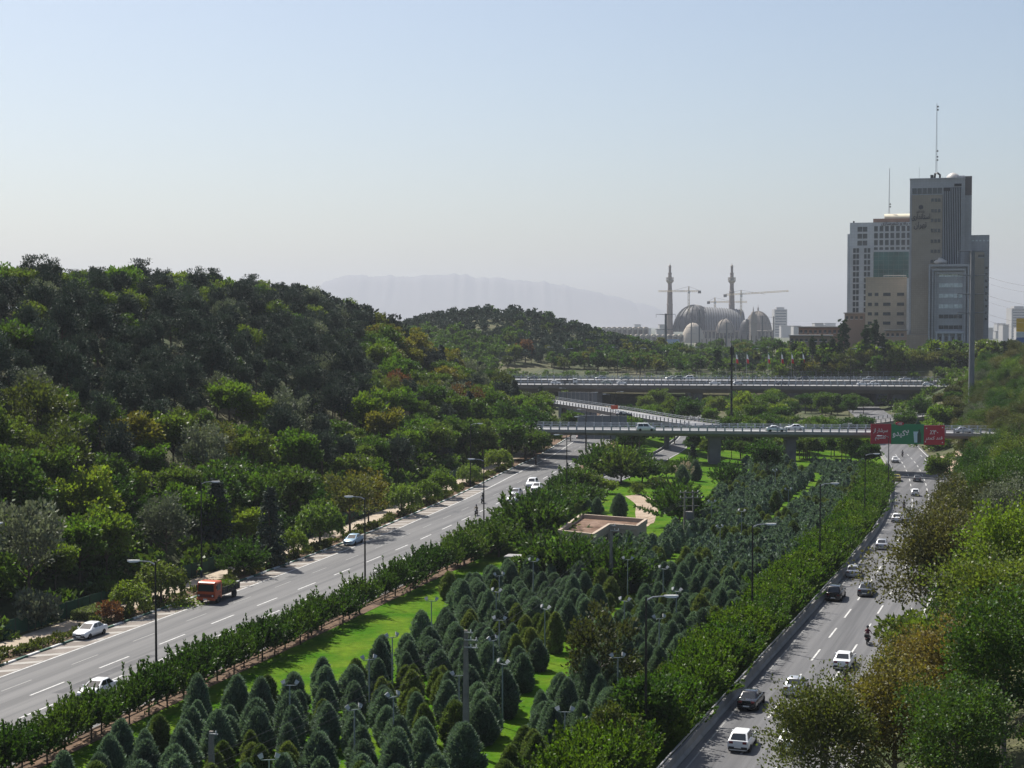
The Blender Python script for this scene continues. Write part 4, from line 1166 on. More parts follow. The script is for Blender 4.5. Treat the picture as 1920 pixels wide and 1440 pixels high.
Wt = Site("office_block", "white and teal glass office block left of the tall tower", 1645, 770)
Wt.part("wall", M_white, 1591.5, 1712, 417, 640, 0, 22, ground=True)
Wt.part("side_bay", M_white, 1587, 1591.4, 438, 640, .5, 20, ground=True)
for py in (425, 438, 451):
    for k in range(2): Wt.window(1606 + k * 9.6, 1614.6 + k * 9.6, py, py + 9, 0)
    for k in range(7): Wt.window(1637 + k * 10.2, 1644 + k * 10.2, py - 1, py + 9, 0)
for k in range(7): Wt.window(1637 + k * 10.2, 1644 + k * 10.2, 463.5, 468.5, 0)
for k in range(11):
    py = 465 + k * 11.2
    for x in (1598, 1604, 1618.5, 1625): Wt.window(x, x + 5, py, py + 8.6, 0)
for x in (1593, 1610.6, 1631.5): Wt.part("pilaster", M_white, x, x + 3.6, 463, 640, -.7, -.01, ground=True)
for i in range(7):
    for j in range(6):
        Wt.part("glass_panel", M_teal, 1636.5 + i * 9.4, 1645.6 + i * 9.4, 472.5 + j * 8.2, 480.4 + j * 8.2, -.25, -.01)
Wt.part("roof_storey", M_brick, 1635, 1712, 409.5, 416.8, 2, 18)
MB().loft([[(Wt.X(1656 + a), 4 + 5 - 5 * math.cos(t), Wt.Z(409.3) + 2.6 * math.sin(t)) for t in [k * math.pi / 10 for k in range(11)]] for a in (0, 52)]).obj("roof_vault", M_cream, Wt.r, smooth=True)
lattice_mast(Wt, 1665, 313, 399, 8, .3, balls=(381, 386))
mk("lettering", text_mesh(persian('وزارت راه و شهرسازی'), Wt.X(1722) - Wt.X(1650), Wt.Z(415.5) - Wt.Z(423.5), .25, .012), M_black, Wt.r, (Wt.X(1686), -.2, Wt.Z(419.8)))
Wt.part("roof_box", M_dark, 1597, 1600, 413, 416.9, 3, 6)
St = Site("stone_block", "beige stone office block with small dark windows before the white tower", 1660, 716)
St.part("wall", M_beige, 1622, 1699, 522, 660, 0, 14, ground=True)
St.part("parapet", M_beige, 1621.4, 1699.4, 519.5, 522, -.25, 14.2)
for py in (549, 567.5, 585.5, 603):
    for a, b in ((1626.6, 1634), (1639, 1646), (1655, 1669), (1681, 1694)): St.window(a, b, py, py + 6, 0, fr=M_beige)
St.part("roof_pipe", M_steel, 1655, 1698, 515.5, 517, 4, 4.8)
St.part("roof_pipe_support", M_steel, 1656, 1657, 517, 519.5, 4, 4.6)
for nm, lb, x0, x1, y0, dd, m_, Y in (("low_building", "brown low block at the foot of the white office block", 1583, 1622, 586, 10, P("purple brown stucco", (0.21, 0.17, 0.15), .9), 735),
                                     ("low_building", "long flat-roofed brick building left of the office towers", 1497, 1600, 612, 14, M_brick, 745),
                                     ("low_building", "pink brick low house in front of the stone block", 1660, 1700, 618, 8, P("pink brick", (0.36, 0.25, 0.2), .9), 703),
                                     ("low_building", "terrace-roofed brown pavilion left of the office towers", 1480, 1560, 628, 10, P("brown plaster", (0.25, 0.19, 0.15), .9), 722)):
    B = Site(nm, lb, (x0 + x1) / 2, Y)
    B.part("wall", m_, x0, x1, y0 + 2, 670, 0, dd, ground=True)
    B.part("roof", M_conc, x0 - 2, x1 + 2, y0, y0 + 2, -1, dd + 1)
    n = int((x1 - x0) / 9)
    for k in range(n): B.window(x0 + 2 + k * 9, x0 + 7 + k * 9, y0 + 7, y0 + 12, 0)
B = Site("roadside_sign", "yellow and white roadside sign board at the right edge", 1912, 620, "sign")
B.part("board", P("yellow sign", (0.6, 0.36, 0.03), .5), 1905, 1930, 597, 622, 0, .4)
B.part("board", M_white, 1905, 1930, 622.5, 632, 0, .4)
B.part("board", P("blue sign", (0.06, 0.12, 0.3), .5), 1905, 1930, 632.5, 642, 0, .4)
B.part("post", M_steel, 1916, 1918, 642, 700, .1, .3, ground=True)

# ------------------------------------------------------------------ the mosque under construction, 2.4 km away
Ym = 2400.0
M_mq = P("sandy mosque stone", (0.22, 0.19, 0.16), 0.9, 0.1, 0.03)
M_mqw = P("pale new concrete", (0.38, 0.33, 0.27), 0.9, 0.1, 0.03)
M_min = P("minaret brick", (0.24, 0.19, 0.165), 0.9, 0.12, 0.05)
M_frame = P("dark steel frame", (0.012, 0.014, 0.018), 0.6, 0.2, 0.05)
M_sheath = P("unfinished vault boards", (0.150, 0.155, 0.165), 0.8, 0.15, 0.04)
def minaret(px, label):
    s = Site("minaret", label, px, Ym, "minaret", rot=False)
    u = s.k; H = lambda py: s.Z(py)
    MB().lathe([(6.6 * u, -8), (6.4 * u, H(615)), (5.6 * u, H(600)), (5.5 * u, H(572)), (6.0 * u, H(571)), (5.2 * u, H(569)), (4.8 * u, H(548)), (5.2 * u, H(547)), (4.2 * u, H(545)), (3.6 * u, H(532))], 12).obj("shaft", M_min, s.r)
    MB().lathe([(3.6 * u, H(532)), (6.6 * u, H(528)), (7.2 * u, H(527)), (7.2 * u, H(525.6)), (3.4 * u, H(525.4))], 16).obj("balcony", M_mqw, s.r)
    MB().lathe([(3.4 * u, H(525.4)), (3.4 * u, H(521.6)), (7.4 * u, H(521.2)), (7.4 * u, H(520.2)), (3.3 * u, H(520))], 16).obj("balcony", M_mqw, s.r)
    for k in range(8):
        a = k * math.pi / 4
        MB().tube([(math.cos(a) * 6.6 * u, math.sin(a) * 6.6 * u, H(525.6)), (math.cos(a) * 6.6 * u, math.sin(a) * 6.6 * u, H(521.2))], .4, 4).obj("strut", M_mqw, s.r)
    MB().lathe([(3.3 * u, H(520)), (3.3 * u, H(513)), (3.9 * u, H(512.6)), (3.9 * u, H(511.6)), (2.3 * u, H(511.4)), (2.3 * u, H(500.5))], 12).obj("upper_shaft", M_min, s.r)
    MB().lathe([(2.6 * u, H(500.5)), (2.7 * u, H(499)), (1.6 * u, H(497)), (.3 * u, H(496)), (.15 * u, H(493))], 12).obj("cap", M_mqw, s.r)
minaret(1255.5, "first tall minaret of the mosque, left of the steel vault")
minaret(1371.5, "second tall minaret, right of the steel vault")
V = Site("prayer_hall", "vast unfinished mosque hall with dark steel vault and ribbed roof", 1325, Ym, "mosque", rot=False)
def dome_obj(s, name, px, w, ytop, ybase, d, m, parent=None, deep=1.0, ribs=0, mr=None, sec=1.0):
    rx = w / 2 * s.k; h = s.Z(ytop) - s.Z(ybase); z0 = s.Z(ybase)
    prof = [(rx * math.cos(t) ** sec, h * math.sin(t)) for t in [k * math.pi / 2 / 10 for k in range(10)]] + [(.02, h)]
    o = MB().lathe(prof, 28, (s.X(px), d, z0)).obj(name, m, parent or s.r, smooth=True)
    for k in range(ribs):
        a = k * 2 * math.pi / ribs
        MB().tube([(s.X(px) + math.cos(a) * r_ * 1.015, d + math.sin(a) * r_ * 1.015, z0 + h_ * 1.012) for r_, h_ in prof], .55, 4).obj("rib", mr or m, o)
    return o
dome_obj(V, "steel_half_dome", 1302, 80, 572, 622, 0, M_frame, ribs=20, mr=P("grey steel rib", (0.045, 0.05, 0.06), .6))
def barrel(s, name, x0, x1, ytop, ybase, d0, span, m, ribs, mr, drop=0.0):
    h = s.Z(ytop) - s.Z(ybase); z0 = s.Z(ybase)
    arc = lambda x, k=1.0: [(x, d0 + span / 2 - span / 2 * math.cos(t) * k, z0 + (h - drop * (x - s.X(x0)) / (s.X(x1) - s.X(x0))) * math.sin(t) * k) for t in [j * math.pi / 14 for j in range(15)]]
    o = MB().loft([arc(s.X(x0)), arc(s.X((x0 + x1) / 2)), arc(s.X(x1))]).obj(name, m, s.r, smooth=True)
    for k in range(ribs):
        x = s.X(x0) + (s.X(x1) - s.X(x0)) * (k + .5) / ribs
        MB().tube(arc(x, 1.012), .5, 4).obj("rib", mr, o)
barrel(V, "ribbed_vault", 1318, 1392, 575.5, 622, -30, 62, M_sheath, 16, M_frame, drop=4)
dome_obj(V, "side_vault", 1291, 42, 605, 642, -58, M_mqw)
dome_obj(V, "small_dome", 1352, 36, 598, 624, -46, M_mq, ribs=8, mr=M_frame)
dome_obj(V, "niche_dome", 1389, 31, 599, 641, -60, M_frame, sec=.7)
V.part("podium", M_mqw, 1308, 1440, 634, 642, -52, 40, ground=True)
V.part("gallery", M_mq, 1310, 1440, 619.5, 622, -50, 20)
for k in range(19):
    x = 1312 + k * 7
    V.part("column", M_mqw, x, x + 1.8, 622, 634, -50, -47)
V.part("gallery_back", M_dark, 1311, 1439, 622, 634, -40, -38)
D = Site("mosque_dome", "large sandy mosque dome with pointed finial right of the vault", 1421, Ym + 60, "dome", rot=False)
dome_obj(D, "dome_shell", 1421, 50, 584, 622, 0, M_mq, ribs=16, mr=M_mq)
MB().lathe([(1.6, 0), (1.0, 3), (1.4, 5), (.3, 8), (.1, 12)], 8, (0, 0, D.Z(585))).obj("finial", M_min, D.r)
D.part("drum", M_mqw, 1395, 1447, 621, 642, -21, 21, ground=True)
E2 = Site("mosque_dome", "small pointed dome in front of the large mosque dome", 1412, Ym - 90, "dome", rot=False)
dome_obj(E2, "dome_shell", 1412, 14, 583, 606, 0, M_mq)
E2.part("drum", M_mq, 1406, 1418, 605, 642, -4, 4, ground=True)
MB().lathe([(1.0, 0), (.5, 3), (.2, 7)], 8, (0, 0, E2.Z(583.4))).obj("finial", M_min, E2.r)
def arcade(label, x0, x1, ytop, ybot, n, Y, m):
    s = Site("arcade", label, (x0 + x1) / 2, Y, "arcade", rot=False)
    wpx = (x1 - x0) / n
    bw = wpx * s.k; ht = s.Z(ytop) - s.Z(ybot); r_ = bw * .36
    mb = MB()
    # one bay: pierced wall with a round arch, rounded crown on top
    seg = 10
    arch = [(-r_ * math.cos(t), ht * .55 + r_ * math.sin(t)) for t in [k * math.pi / seg for k in range(seg + 1)]]
    crown = [(-bw / 2 * math.cos(t), ht - bw * .28 + bw * .28 * math.sin(t)) for t in [k * math.pi / seg for k in range(seg + 1)]]
    inner = [(-r_, 0)] + arch + [(r_, 0)]; outer = [(-bw / 2, 0)] + crown + [(bw / 2, 0)]
    for y in (0, 14):
        vs = [(a, y, b) for a, b in inner] + [(a, y, b) for a, b in outer]; k = len(inner)
        mb.add(vs, [(i, i + 1, k + i + 1, k + i) for i in range(k - 1)])
    k = len(inner)
    mb.add([(a, y, b) for y in (0, 14) for a, b in outer], [(i, i + 1, k + i + 1, k + i) for i in range(k - 1)])
    mb.add([(a, y, b) for y in (0, 14) for a, b in inner], [(i, i + 1, k + i + 1, k + i) for i in range(k - 1)])
    me = mb.mesh("arch_bay")
    for i in range(n):
        mk("arch_bay", me, m, s.r, (s.X(x0 + wpx * (i + .5)), 0, s.Z(ybot)))
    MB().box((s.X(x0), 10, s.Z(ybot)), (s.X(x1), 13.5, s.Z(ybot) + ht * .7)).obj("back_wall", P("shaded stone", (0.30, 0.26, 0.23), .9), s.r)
    MB().box((s.X(x0), -1, -9), (s.X(x1), 14.5, s.Z(ybot) - .02)).obj("plinth", M_mqw, s.r)
arcade("upper row of pale round arches left of the mosque", 1117, 1216, 613, 628, 10, Ym - 60, M_mqw)
arcade("lower row of pale round arches left of the mosque", 1150, 1282, 627, 640, 13, Ym - 160, M_mqw)
B = Site("hoarding", "long blue hoarding below the mosque", 1262, 2150, "hoarding", rot=False)
B.part("panel", P("blue hoarding", (0.10, 0.22, 0.42), .7), 1248, 1274, 636, 648, 0, 1, ground=False); B.part("frame", M_steel, 1248, 1274, 648.2, 652, .2, .8)
B = Site("gantry_sign", "red gantry sign over the road beyond the far bridge", 1246, 860, "sign", rot=False)
B.part("beam", P("red gantry", (0.42, 0.06, 0.05), .6), 1225, 1268, 660.5, 664, 0, .6)
for x in (1226, 1247, 1266): B.part("post", M_black, x, x + 1.2, 664, 700, .1, .5, ground=True)

# tower cranes
M_crane = P("ochre crane paint", (0.42, 0.34, 0.20), .6, .1, .2)
def crane(px, ytop, ybot, xj0, xj1, yj, label, Y=2380, tilt=0.0):
    s = Site("tower_crane", label, px, Y, "crane", rot=False)
    def truss(a, b, w, n, name, m):
        a, b = Vector(a), Vector(b); d = (b - a).normalized(); up = Vector((0, 0, 1)) if abs(d.z) < .9 else Vector((1, 0, 0))
        e1 = d.cross(up).normalized() * w; e2 = d.cross(e1).normalized() * w
        mb = MB(); C = [e1 + e2, e1 - e2, -e1 - e2, -e1 + e2]
        for c in C: mb.tube([a + c, b + c], .28, 4)
        for i in range(n):
            p, q = a.lerp(b, i / n), a.lerp(b, (i + 1) / n)
            for k in range(4): mb.tube([p + C[k], q + C[(k + 1) % 4]], .16, 3)
        return mb.obj(name, m, s.r)
    zj = s.Z(yj)
    truss((0, 0, s.Z(ybot)), (0, 0, zj), 1.1, 14, "mast", M_crane)
    truss((0, 0, zj), (0, 0, s.Z(ytop)), .6, 4, "tower_peak", M_crane)
    truss((s.X(xj0), 0, zj), (s.X(xj1), 0, zj + tilt), .9, 20, "jib", M_crane)
    ce = xj1 if abs(xj1 - px) < abs(xj0 - px) else xj0
    MB().box((s.X(ce) - 2.2, -1.4, zj - 3.2), (s.X(ce) + 2.2, 1.4, zj + .8)).obj("counterweight", M_conc_d, s.r)
    fe = xj0 if ce == xj1 else xj1
    MB().tube([(0, 0, s.Z(ytop)), (s.X((px + fe) / 2), 0, zj + 1)], .16, 3).obj("tie_bar", M_frame, s.r)
    MB().tube([(0, 0, s.Z(ytop)), (s.X(ce), 0, zj + 1)], .16, 3).obj("tie_bar", M_frame, s.r)
    MB().box((-1.6, -2.8, zj - 3), (1.6, -1.2, zj)).obj("cab", M_lampw, s.r)
crane(1291, 537, 640, 1234, 1311, 546, "tower crane left of the steel vault between the minarets")
crane(1389, 544, 640, 1359, 1478, 553, "long-jibbed tower crane right of the second minaret", tilt=6)
crane(1340, 558, 640, 1328, 1400, 566, "small tower crane above the ribbed vault", Y=2440)

# hazy city beyond
M_city = P("pale distant block", (0.36, 0.35, 0.34), .9, .15, .02)
def far_tower(px, w, ytop, Y, label, cap=True):
    s = Site("distant_tower", label, px, Y, "building", rot=False)
    s.part("wall", M_city, px - w / 2, px + w / 2, ytop, 660, 0, 40, ground=True)
    if cap: s.part("crown_storey", M_city, px - w * .3, px + w * .3, ytop - 4, ytop, 6, 30)
    for j in range(int((640 - ytop) / 5)):
        s.part("window_band", M_glass, px - w * .42, px + w * .42, ytop + 2 + j * 5, ytop + 4 + j * 5, -.6, -.02)
far_tower(1463.5, 24, 580, 4200, "hazy grey tower block right of the mosque")
far_tower(1911, 30, 578, 3600, "hazy pale block at the right edge of the skyline")
for k in range(34):
    px = rnd.choice((rnd.uniform(1090, 1260), rnd.uniform(1440, 1600), rnd.uniform(1850, 1920))); Y = rnd.uniform(2800, 5200)
    s = Site("distant_building", "low hazy city block far behind the mosque", px, Y, "building", rot=False)
    s.r["group"] = "hazy city blocks"
    w = rnd.uniform(8, 22); t_ = rnd.uniform(606, 622)
    s.part("wall", M_city, px - w / 2, px + w / 2, t_, 660, 0, 30, ground=True); s.part("roof", M_conc, px - w / 2 - .5, px + w / 2 + .5, t_ - .8, t_ - .01, -1, 31)

# mountains
prof = [(300, 601), (520, 600), (560, 585), (590, 545), (610, 527), (640, 517), (670, 512), (700, 517), (730, 514), (765, 519), (800, 515), (845, 512), (875, 514), (895, 520), (925, 518), (960, 523), (1010, 528), (1060, 534), (1110, 545), (1160, 556), (1210, 571), (1260, 585), (1330, 597), (1420, 602), (1700, 604)]
xs = np.arange(300, 1700, 4.0)
ridge = np.interp(xs, [p[0] for p in prof], [p[1] for p in prof])
rg = RG(9)
ridge = ridge + np.convolve(rg.normal(0, 2.2, len(xs)), np.ones(3) / 3, 'same') * (ridge < 596)
Yr = 13800.0
hgt = np.array([W(x, y_, Yr).z for x, y_ in zip(xs, ridge)])
rows = []
for j, (dy, f) in enumerate(((-1900, -.05), (-1400, .12), (-1000, .34), (-600, .58), (-250, .84), (0, 1.0), (500, .7), (1100, .3), (1700, -.05))):
    X = (xs - 960) / FPX * Yr * (1 + dy / Yr * .3)
    Z = hgt * f + (np.convolve(rg.normal(0, 60, len(xs)), np.hanning(41) / 20, 'same') * (0.1 < f < .95)) * np.clip(hgt / 300, 0, 1)
    Z = np.full(len(xs), -1.5) if f < 0 else np.maximum(Z, -1.0)
    rows.append(np.stack([X, np.full(len(xs), Yr + dy), Z - 5], 1))
MV = np.stack(rows); idx = np.arange(MV.shape[0] * MV.shape[1]).reshape(MV.shape[:2])
q = np.stack([idx[:-1, :-1], idx[:-1, 1:], idx[1:, 1:], idx[1:, :-1]], -1).reshape(-1, 4)
mt = mk("mountain", np_mesh("mountain", MV.reshape(-1, 3), q), P("bare brown mountain", (0.13, 0.12, 0.115), .95, .1, .0008))
mt.data.shade_smooth(); tag(mt, kind="structure")
# ------------------------------------------------------------------ planting
# --- clipped conifers on the lawn, in rows
def park_ok(x, y):
    """where the conifer rows stand: not on the open lawn, the paths, the building plot or the road"""
    bl, br = float(BL(y)), float(BR(y))
    if x > br - 6.0: return False
    px = 960 + x / y * FPX
    left = np.interp(y, [95, 110, 121, 132, 138, 147, 167, 186, 193, 204, 215, 240, 262, 290, 325, 345], [-35, -29.5, -27, -22, -15, -11, -7.5, -7.5, 0, 5, 13, 26, 31, 37, 46, 53])
    if x < left: return False
    # winding grass path
    pc = np.interp(y, [95, 112, 124, 140, 158, 175, 200, 235, 260, 285, 310, 340], [-4, -1.4, 0.2, 4.0, 7.2, 12.5, 19, 28, 42, 50, 57, 66])
    pw = np.interp(y, [95, 130, 150, 165, 200, 240, 300], [1.3, 1.6, 2.0, 1.8, 1.4, 1.3, 2.4])
    if abs(x - pc) < pw: return False
    return True
cands = []
ang = R(17.5); ca, sa = math.cos(ang), math.sin(ang)
for i in range(-36, 72):
    for j in range(0, 130):
        a = i * 2.62 + (1.3 if j % 2 else 0) ; b = 90 + j * 2.85
        x = -28 + a * ca + (b - 90) * sa * 1.05; y = b - a * sa * 0.25
        x += rnd.uniform(-.4, .4); y += rnd.uniform(-.5, .5)
        if 98 < y < 366 and inview(x, y, 0.015) and park_ok(x, y):
            if rnd.random() < 0.97: cands.append((x, y))
cands.sort(key=lambda p: p[1])
print("CONIFERS", len(cands))
green = [p for p in cands if (math.sin(p[0] * 0.31 + 1) * math.sin(p[1] * 0.13) > 0.55) or rnd.random() < 0.08]
blue = [p for p in cands if p not in green]
def spot(x, y):
    """which corner of the conifer field, named by what stands there"""
    px = 960 + x / y * FPX
    if y < 116: return "at the bottom edge, " + ("left of" if px < 860 else "right of") + " the front pole"
    if y < 135: return "in the near rows " + ("by the guardrail trees" if px < 640 else "around the front concrete pole" if px < 960 else "by the dull brownish tree")
    if y < 165: return "beside the " + ("open lawn strip" if px < 860 else "winding grass path" if px < 1120 else "bright barrier trees, near part")
    if y < 205: return "below the park building, " + ("by the open lawn" if px < 960 else "before the dark fan trees" if px < 1230 else "by the bright barrier trees")
    if y < 250: return "in the middle rows " + ("by the transformer pole" if px < 1360 else "towards the bright barrier trees")
    return "in the far rows before the near bridge" + (", park side" if px < 1500 else ", carriageway side")
def conifer_thing(x, y, leaf, tint, name, lo, hi):
    s = rnd.uniform(lo, hi)
    size = "small " if s < lo + (hi - lo) * .3 else "big " if s > lo + (hi - lo) * .72 else ""
    w = spot(x, y)
    tree("egg", leaf, x, y, s, name, "%s%s egg-shaped conifer %s" % (size, tint, w), "conifer", "%s%s conifers %s" % (size, tint, w), lean=0.04)
for x, y in blue[:300]: conifer_thing(x, y, L_conifer, "blue-green", "conifer", 0.62, 0.94)
mass("conifer_rows", [("eggfar", x, y, rnd.uniform(.66, .92)) for x, y in blue[300:]], "farthest rows of blue-green conifers merging before the near bridge", "conifers", L_conifer)
for x, y in green: conifer_thing(x, y, L_conifer_g, "yellow-green", "thuja", 0.55, 0.82)

# --- street trees beside the guardrail
def gw(y):
    return "before the nearest lamp" if y < 133 else "between first and second lamps" if y < 183 else "between second and third lamps" if y < 233 else "beyond the third lamp"
def bwz(y):
    return "before the first lamp" if y < 116 else "between first and second lamps" if y < 158 else "between second and third lamps" if y < 198 else "between third and fourth lamps" if y < 243 else "beyond the fourth lamp"
y = 92.0
while y < 262:
    x = float(BL(y)) + rnd.uniform(1.3, 2.6)
    gap = 176 < y < 181 or 203 < y < 206
    if not gap:
        tree("street", L_street, x, y, rnd.uniform(0.72, 0.98), "street_tree", "small dark street tree along the steel guardrail, " + gw(y), "street tree", "street trees along the guardrail, " + gw(y), lean=0.05, sz=1.1)
    y += rnd.uniform(2.2, 3.2)
# --- bright trees behind the concrete barrier
y = 96.0
while y < 352:
    for off in (1.9, 4.0):
        x = float(BR(y)) - off - rnd.uniform(0, 0.9)
        tree("street", L_bright, x, y + rnd.uniform(-.8, .8), rnd.uniform(0.72, 1.02), "street_tree", ("front" if off < 3 else "rear") + " row fresh green tree behind the concrete barrier, " + bwz(y), "street tree", ("front" if off < 3 else "rear") + " row barrier trees, " + bwz(y), lean=0.12)
    y += rnd.uniform(2.1, 2.9)

# --- round fan-shaped trees round the park building and beyond: (photo x, depth, size)
fans = [(1000, 226, 1.55), (962, 236, 1.1), (1022, 246, 1.25), (1040, 194, 1.5), (1092, 191, 1.2), (1152, 188, 1.25), (905, 222, 1.0), (935, 218, 1.1),
        (1275, 252, 1.45), (1060, 262, 1.1), (1095, 272, 1.0), (1052, 285, .95), (1035, 270, .9), (1082, 300, 1.1), (1130, 322, 1.5), (1165, 318, 1.4), (1205, 322, 1.2), (1250, 335, .8), (1140, 350, 1.1), (1190, 352, 1.0),
        (1365, 318, 1.0), (870, 210, .95), (1290, 345, .8), (1005, 258, .8), (1100, 300, .9)]
def fw(px, Y):
    return "in front of the flat-roofed park building" if Y < 200 else "between park building and left carriageway" if px < 1030 and Y < 262 else "beside the grass clearing by the transformer pole" if 1250 < px < 1300 and Y < 260 else "behind the park building" if Y < 305 else "just before the near bridge"
for k, (px, Y, s) in enumerate(fans):
    tree("fan", L_deep if k % 3 else L_mid, fx(px, Y), Y, s, "spreading_tree", "round %s fan-branched tree %s" % ("dark green" if k % 3 else "lighter green", fw(px, Y)), "tree", "fan trees %s" % fw(px, Y))
t = tree("broad", L_deep, fx(1440, 332), 332, 1.05, "park_tree", "big round green tree before the near bridge pier", "tree")
for px, Y, s, lf in ((1162, 265, .95, L_conifer), (1098, 262, .85, L_conifer), (1082, 258, .7, L_conifer_g), (1280, 322, 1.0, L_conifer), (1305, 330, .9, L_conifer), (1120, 268, .7, L_conifer), (1210, 232, .5, L_conifer)):
    tree("egg", lf, fx(px, Y), Y, s, "conifer", "clipped conifer growing apart from the rows behind the park building", "conifer", "scattered park conifers")
for px, Y, s, lf in ((1232, 305, 1.3, L_olive), (1195, 300, .9, L_mid), (1110, 285, .9, L_yellow), (1125, 290, .8, L_light), (1140, 300, 1.2, L_light), (1065, 290, .9, L_yellow), (1250, 308, 0.9, L_olive),
                     (1085, 300, .9, L_mid), (1120, 310, 1.0, L_mid), (1030, 275, .9, L_mid), (1045, 268, 1.0, L_deep), (1090, 250, .9, L_deep), (1075, 245, .8, L_mid)):
    tree("bush", lf, fx(px, Y), Y, s, "shrub", "rounded shrub in the mixed planting beyond the park building", "shrub", "mixed shrubs beyond the park building")
t = tree("loose", L_dusk, fx(1125, 133), 133, 0.85, "park_tree", "dull brownish loose-leaved tree standing near the lower edge of the park", "tree", bark=M_bark_g)
tree("broad", L_olive, fx(1145, 112), 112, 0.62, "park_tree", "pale olive leafy tree at the bottom edge beside the bright barrier trees", "tree")
tree("broad", L_deep, fx(1225, 118), 118, 0.75, "park_tree", "dark green leafy tree at the bottom beside the lamp post", "tree")
tree("spruce", L_pine, fx(1300, 352), 352, .75, "spruce", "small dark spruce beyond the pampas grass near the slip road", "tree")
pg = root("pampas_grass", (fx(1284, 326), 326, gz(fx(1284, 326), 326)), label="tuft of pale feathery pampas grass on the far lawn", cat="grass tuft")
_p = c_shoot(RG(3), 1.6, 0.6, 1.5, 60, 14, 0.4, 0.06, upb=0.95, start=0.1, core=0.12)
mk("blades", to_mesh("blades", _p), L_mid, pg)
_p = c_shoot(RG(4), 2.5, 0.4, 1.3, 34, 26, 0.35, 0.12, upb=1.1, start=0.78, core=0.1)
mk("plumes", to_mesh("plumes", _p), P("pampas plume", (0.62, 0.52, 0.38), 0.8, 0.15, 3), pg)

# --- left verge: willows and mixed trees between kerb and fence
verge = [("willow", L_willow, 598, 214, 1.25, "pale round willow with a bushy dome crown standing beside the left kerb"),
         ("willow", L_willow, 752, 252, 1.1, "light green willow, first of three near the middle of the left kerb"),
         ("willow", L_light, 800, 262, .85, "small drooping willow between two larger ones by the left kerb"),
         ("willow", L_light, 828, 274, 1.0, "green willow beyond the small drooping one by the left kerb"),
         ("willow", L_light, 548, 205, .75, "slim light green young tree beside the pale round willow"),
         ("willow", L_mid, 298, 172, 1.0, "green drooping tree on the verge just before the orange truck"),
         ("willow", L_light, 240, 165, .85, "light drooping tree on the verge behind the near lamp post"),
         ("willow", L_willow, 880, 268, .85, "grey-green open tree beside the lamp post on the left verge"),
         ("willow", L_light, 935, 300, 1.05, "bushy green willow on the left verge near the riders"),
         ("willow", L_mid, 985, 316, 1.25, "tall round willow on the left verge close to the bridge"),
         ("willow", L_willow, 1012, 330, .95, "pale round tree on the left verge just before the bridge"),
         ("willow", L_light, 1032, 342, .95, "last green willow before the near bridge"),
         ("fan", L_deep, 455, 192, .95, "dark spiky fan-shaped tree on the verge beyond the orange truck"),
         ("spruce", L_pine, 405, 212, 1.35, "tall dark spruce above the orange truck"),
         ("spruce", L_pine, 505, 205, 1.15, "dark narrow evergreen between the spiky tree and the pale willow"),
         ("loose", L_olive, 655, 232, 1.15, "large yellow-brown tree rising behind the parked blue car"),
         ("loose", L_yellow, 690, 240, .95, "yellowing tree beside the large yellow-brown one"),
         ("broad", L_light, 455, 218, .9, "bright yellow-green tree behind the dark spruce"),
         ("broad", L_light, 470, 232, .9, "glowing light green tree in the hollow behind the spruce")]
for key, lf, px, Y, s, lb in verge:
    x = fx(px, Y)
    while x > float(KL(Y)) - 1.6 and Y < 420:
        Y += 0.5; x = fx(px, Y)
    tree(key, lf, x, Y, s, "verge_tree", lb, "tree")
tree("bush", L_rust, fx(205, 170), 170, .8, "shrub", "rusty red shrub by the green mesh fence", "shrub", sz=1.15)
tree("bush", L_grey, fx(60, 166), 166, 1.5, "shrub", "grey-leaved shrub at the left edge near the fence", "shrub", sz=1.3)
# low hedge along the kerb
hv = []
rg = RG(77)
y = 100.0
while y < 345:
    off = 0.9 + rg.uniform(0, 1.5); x = float(KL(y)) - off
    if rg.random() < 0.85:
        hv.append(("lowbush", x, y, rg.uniform(0.35, 0.62)))
    y += rg.uniform(0.6, 1.1)
mass("hedge", hv, "low mixed hedge running along the left kerb", "hedge", L_olive)
hb = root("clipped_hedge", tuple(at(175, 1158)), -heading(KL, 165), "clipped box hedge block behind the parked white saloon", "hedge")
_e = []
rg = RG(5)
for f in range(2600):
    a, b, c = rg.uniform(-1.1, 1.1), rg.uniform(-2.6, 2.6), rg.uniform(0.05, 1.0)
    w = rg.integers(0, 3)
    if w == 0: c = 1.0 + rg.normal(0, .03)
    elif w == 1: a = math.copysign(1.1, a) + rg.normal(0, .03)
    else: b = math.copysign(2.6, b) + rg.normal(0, .03)
    _e.append((a, b, c))
_e = np.array(_e)
mk("foliage", to_mesh("foliage", leaves(rg, _e, _e * np.array([.4, .2, .6]) + rg.normal(size=_e.shape) * .6, 0.16, 0.07)), L_conifer_g, hb)
MB().box((-1.02, -2.5, 0.02), (1.02, 2.5, 0.94)).obj("core", P("hedge twigs", (0.03, 0.035, 0.015), 0.9), hb)

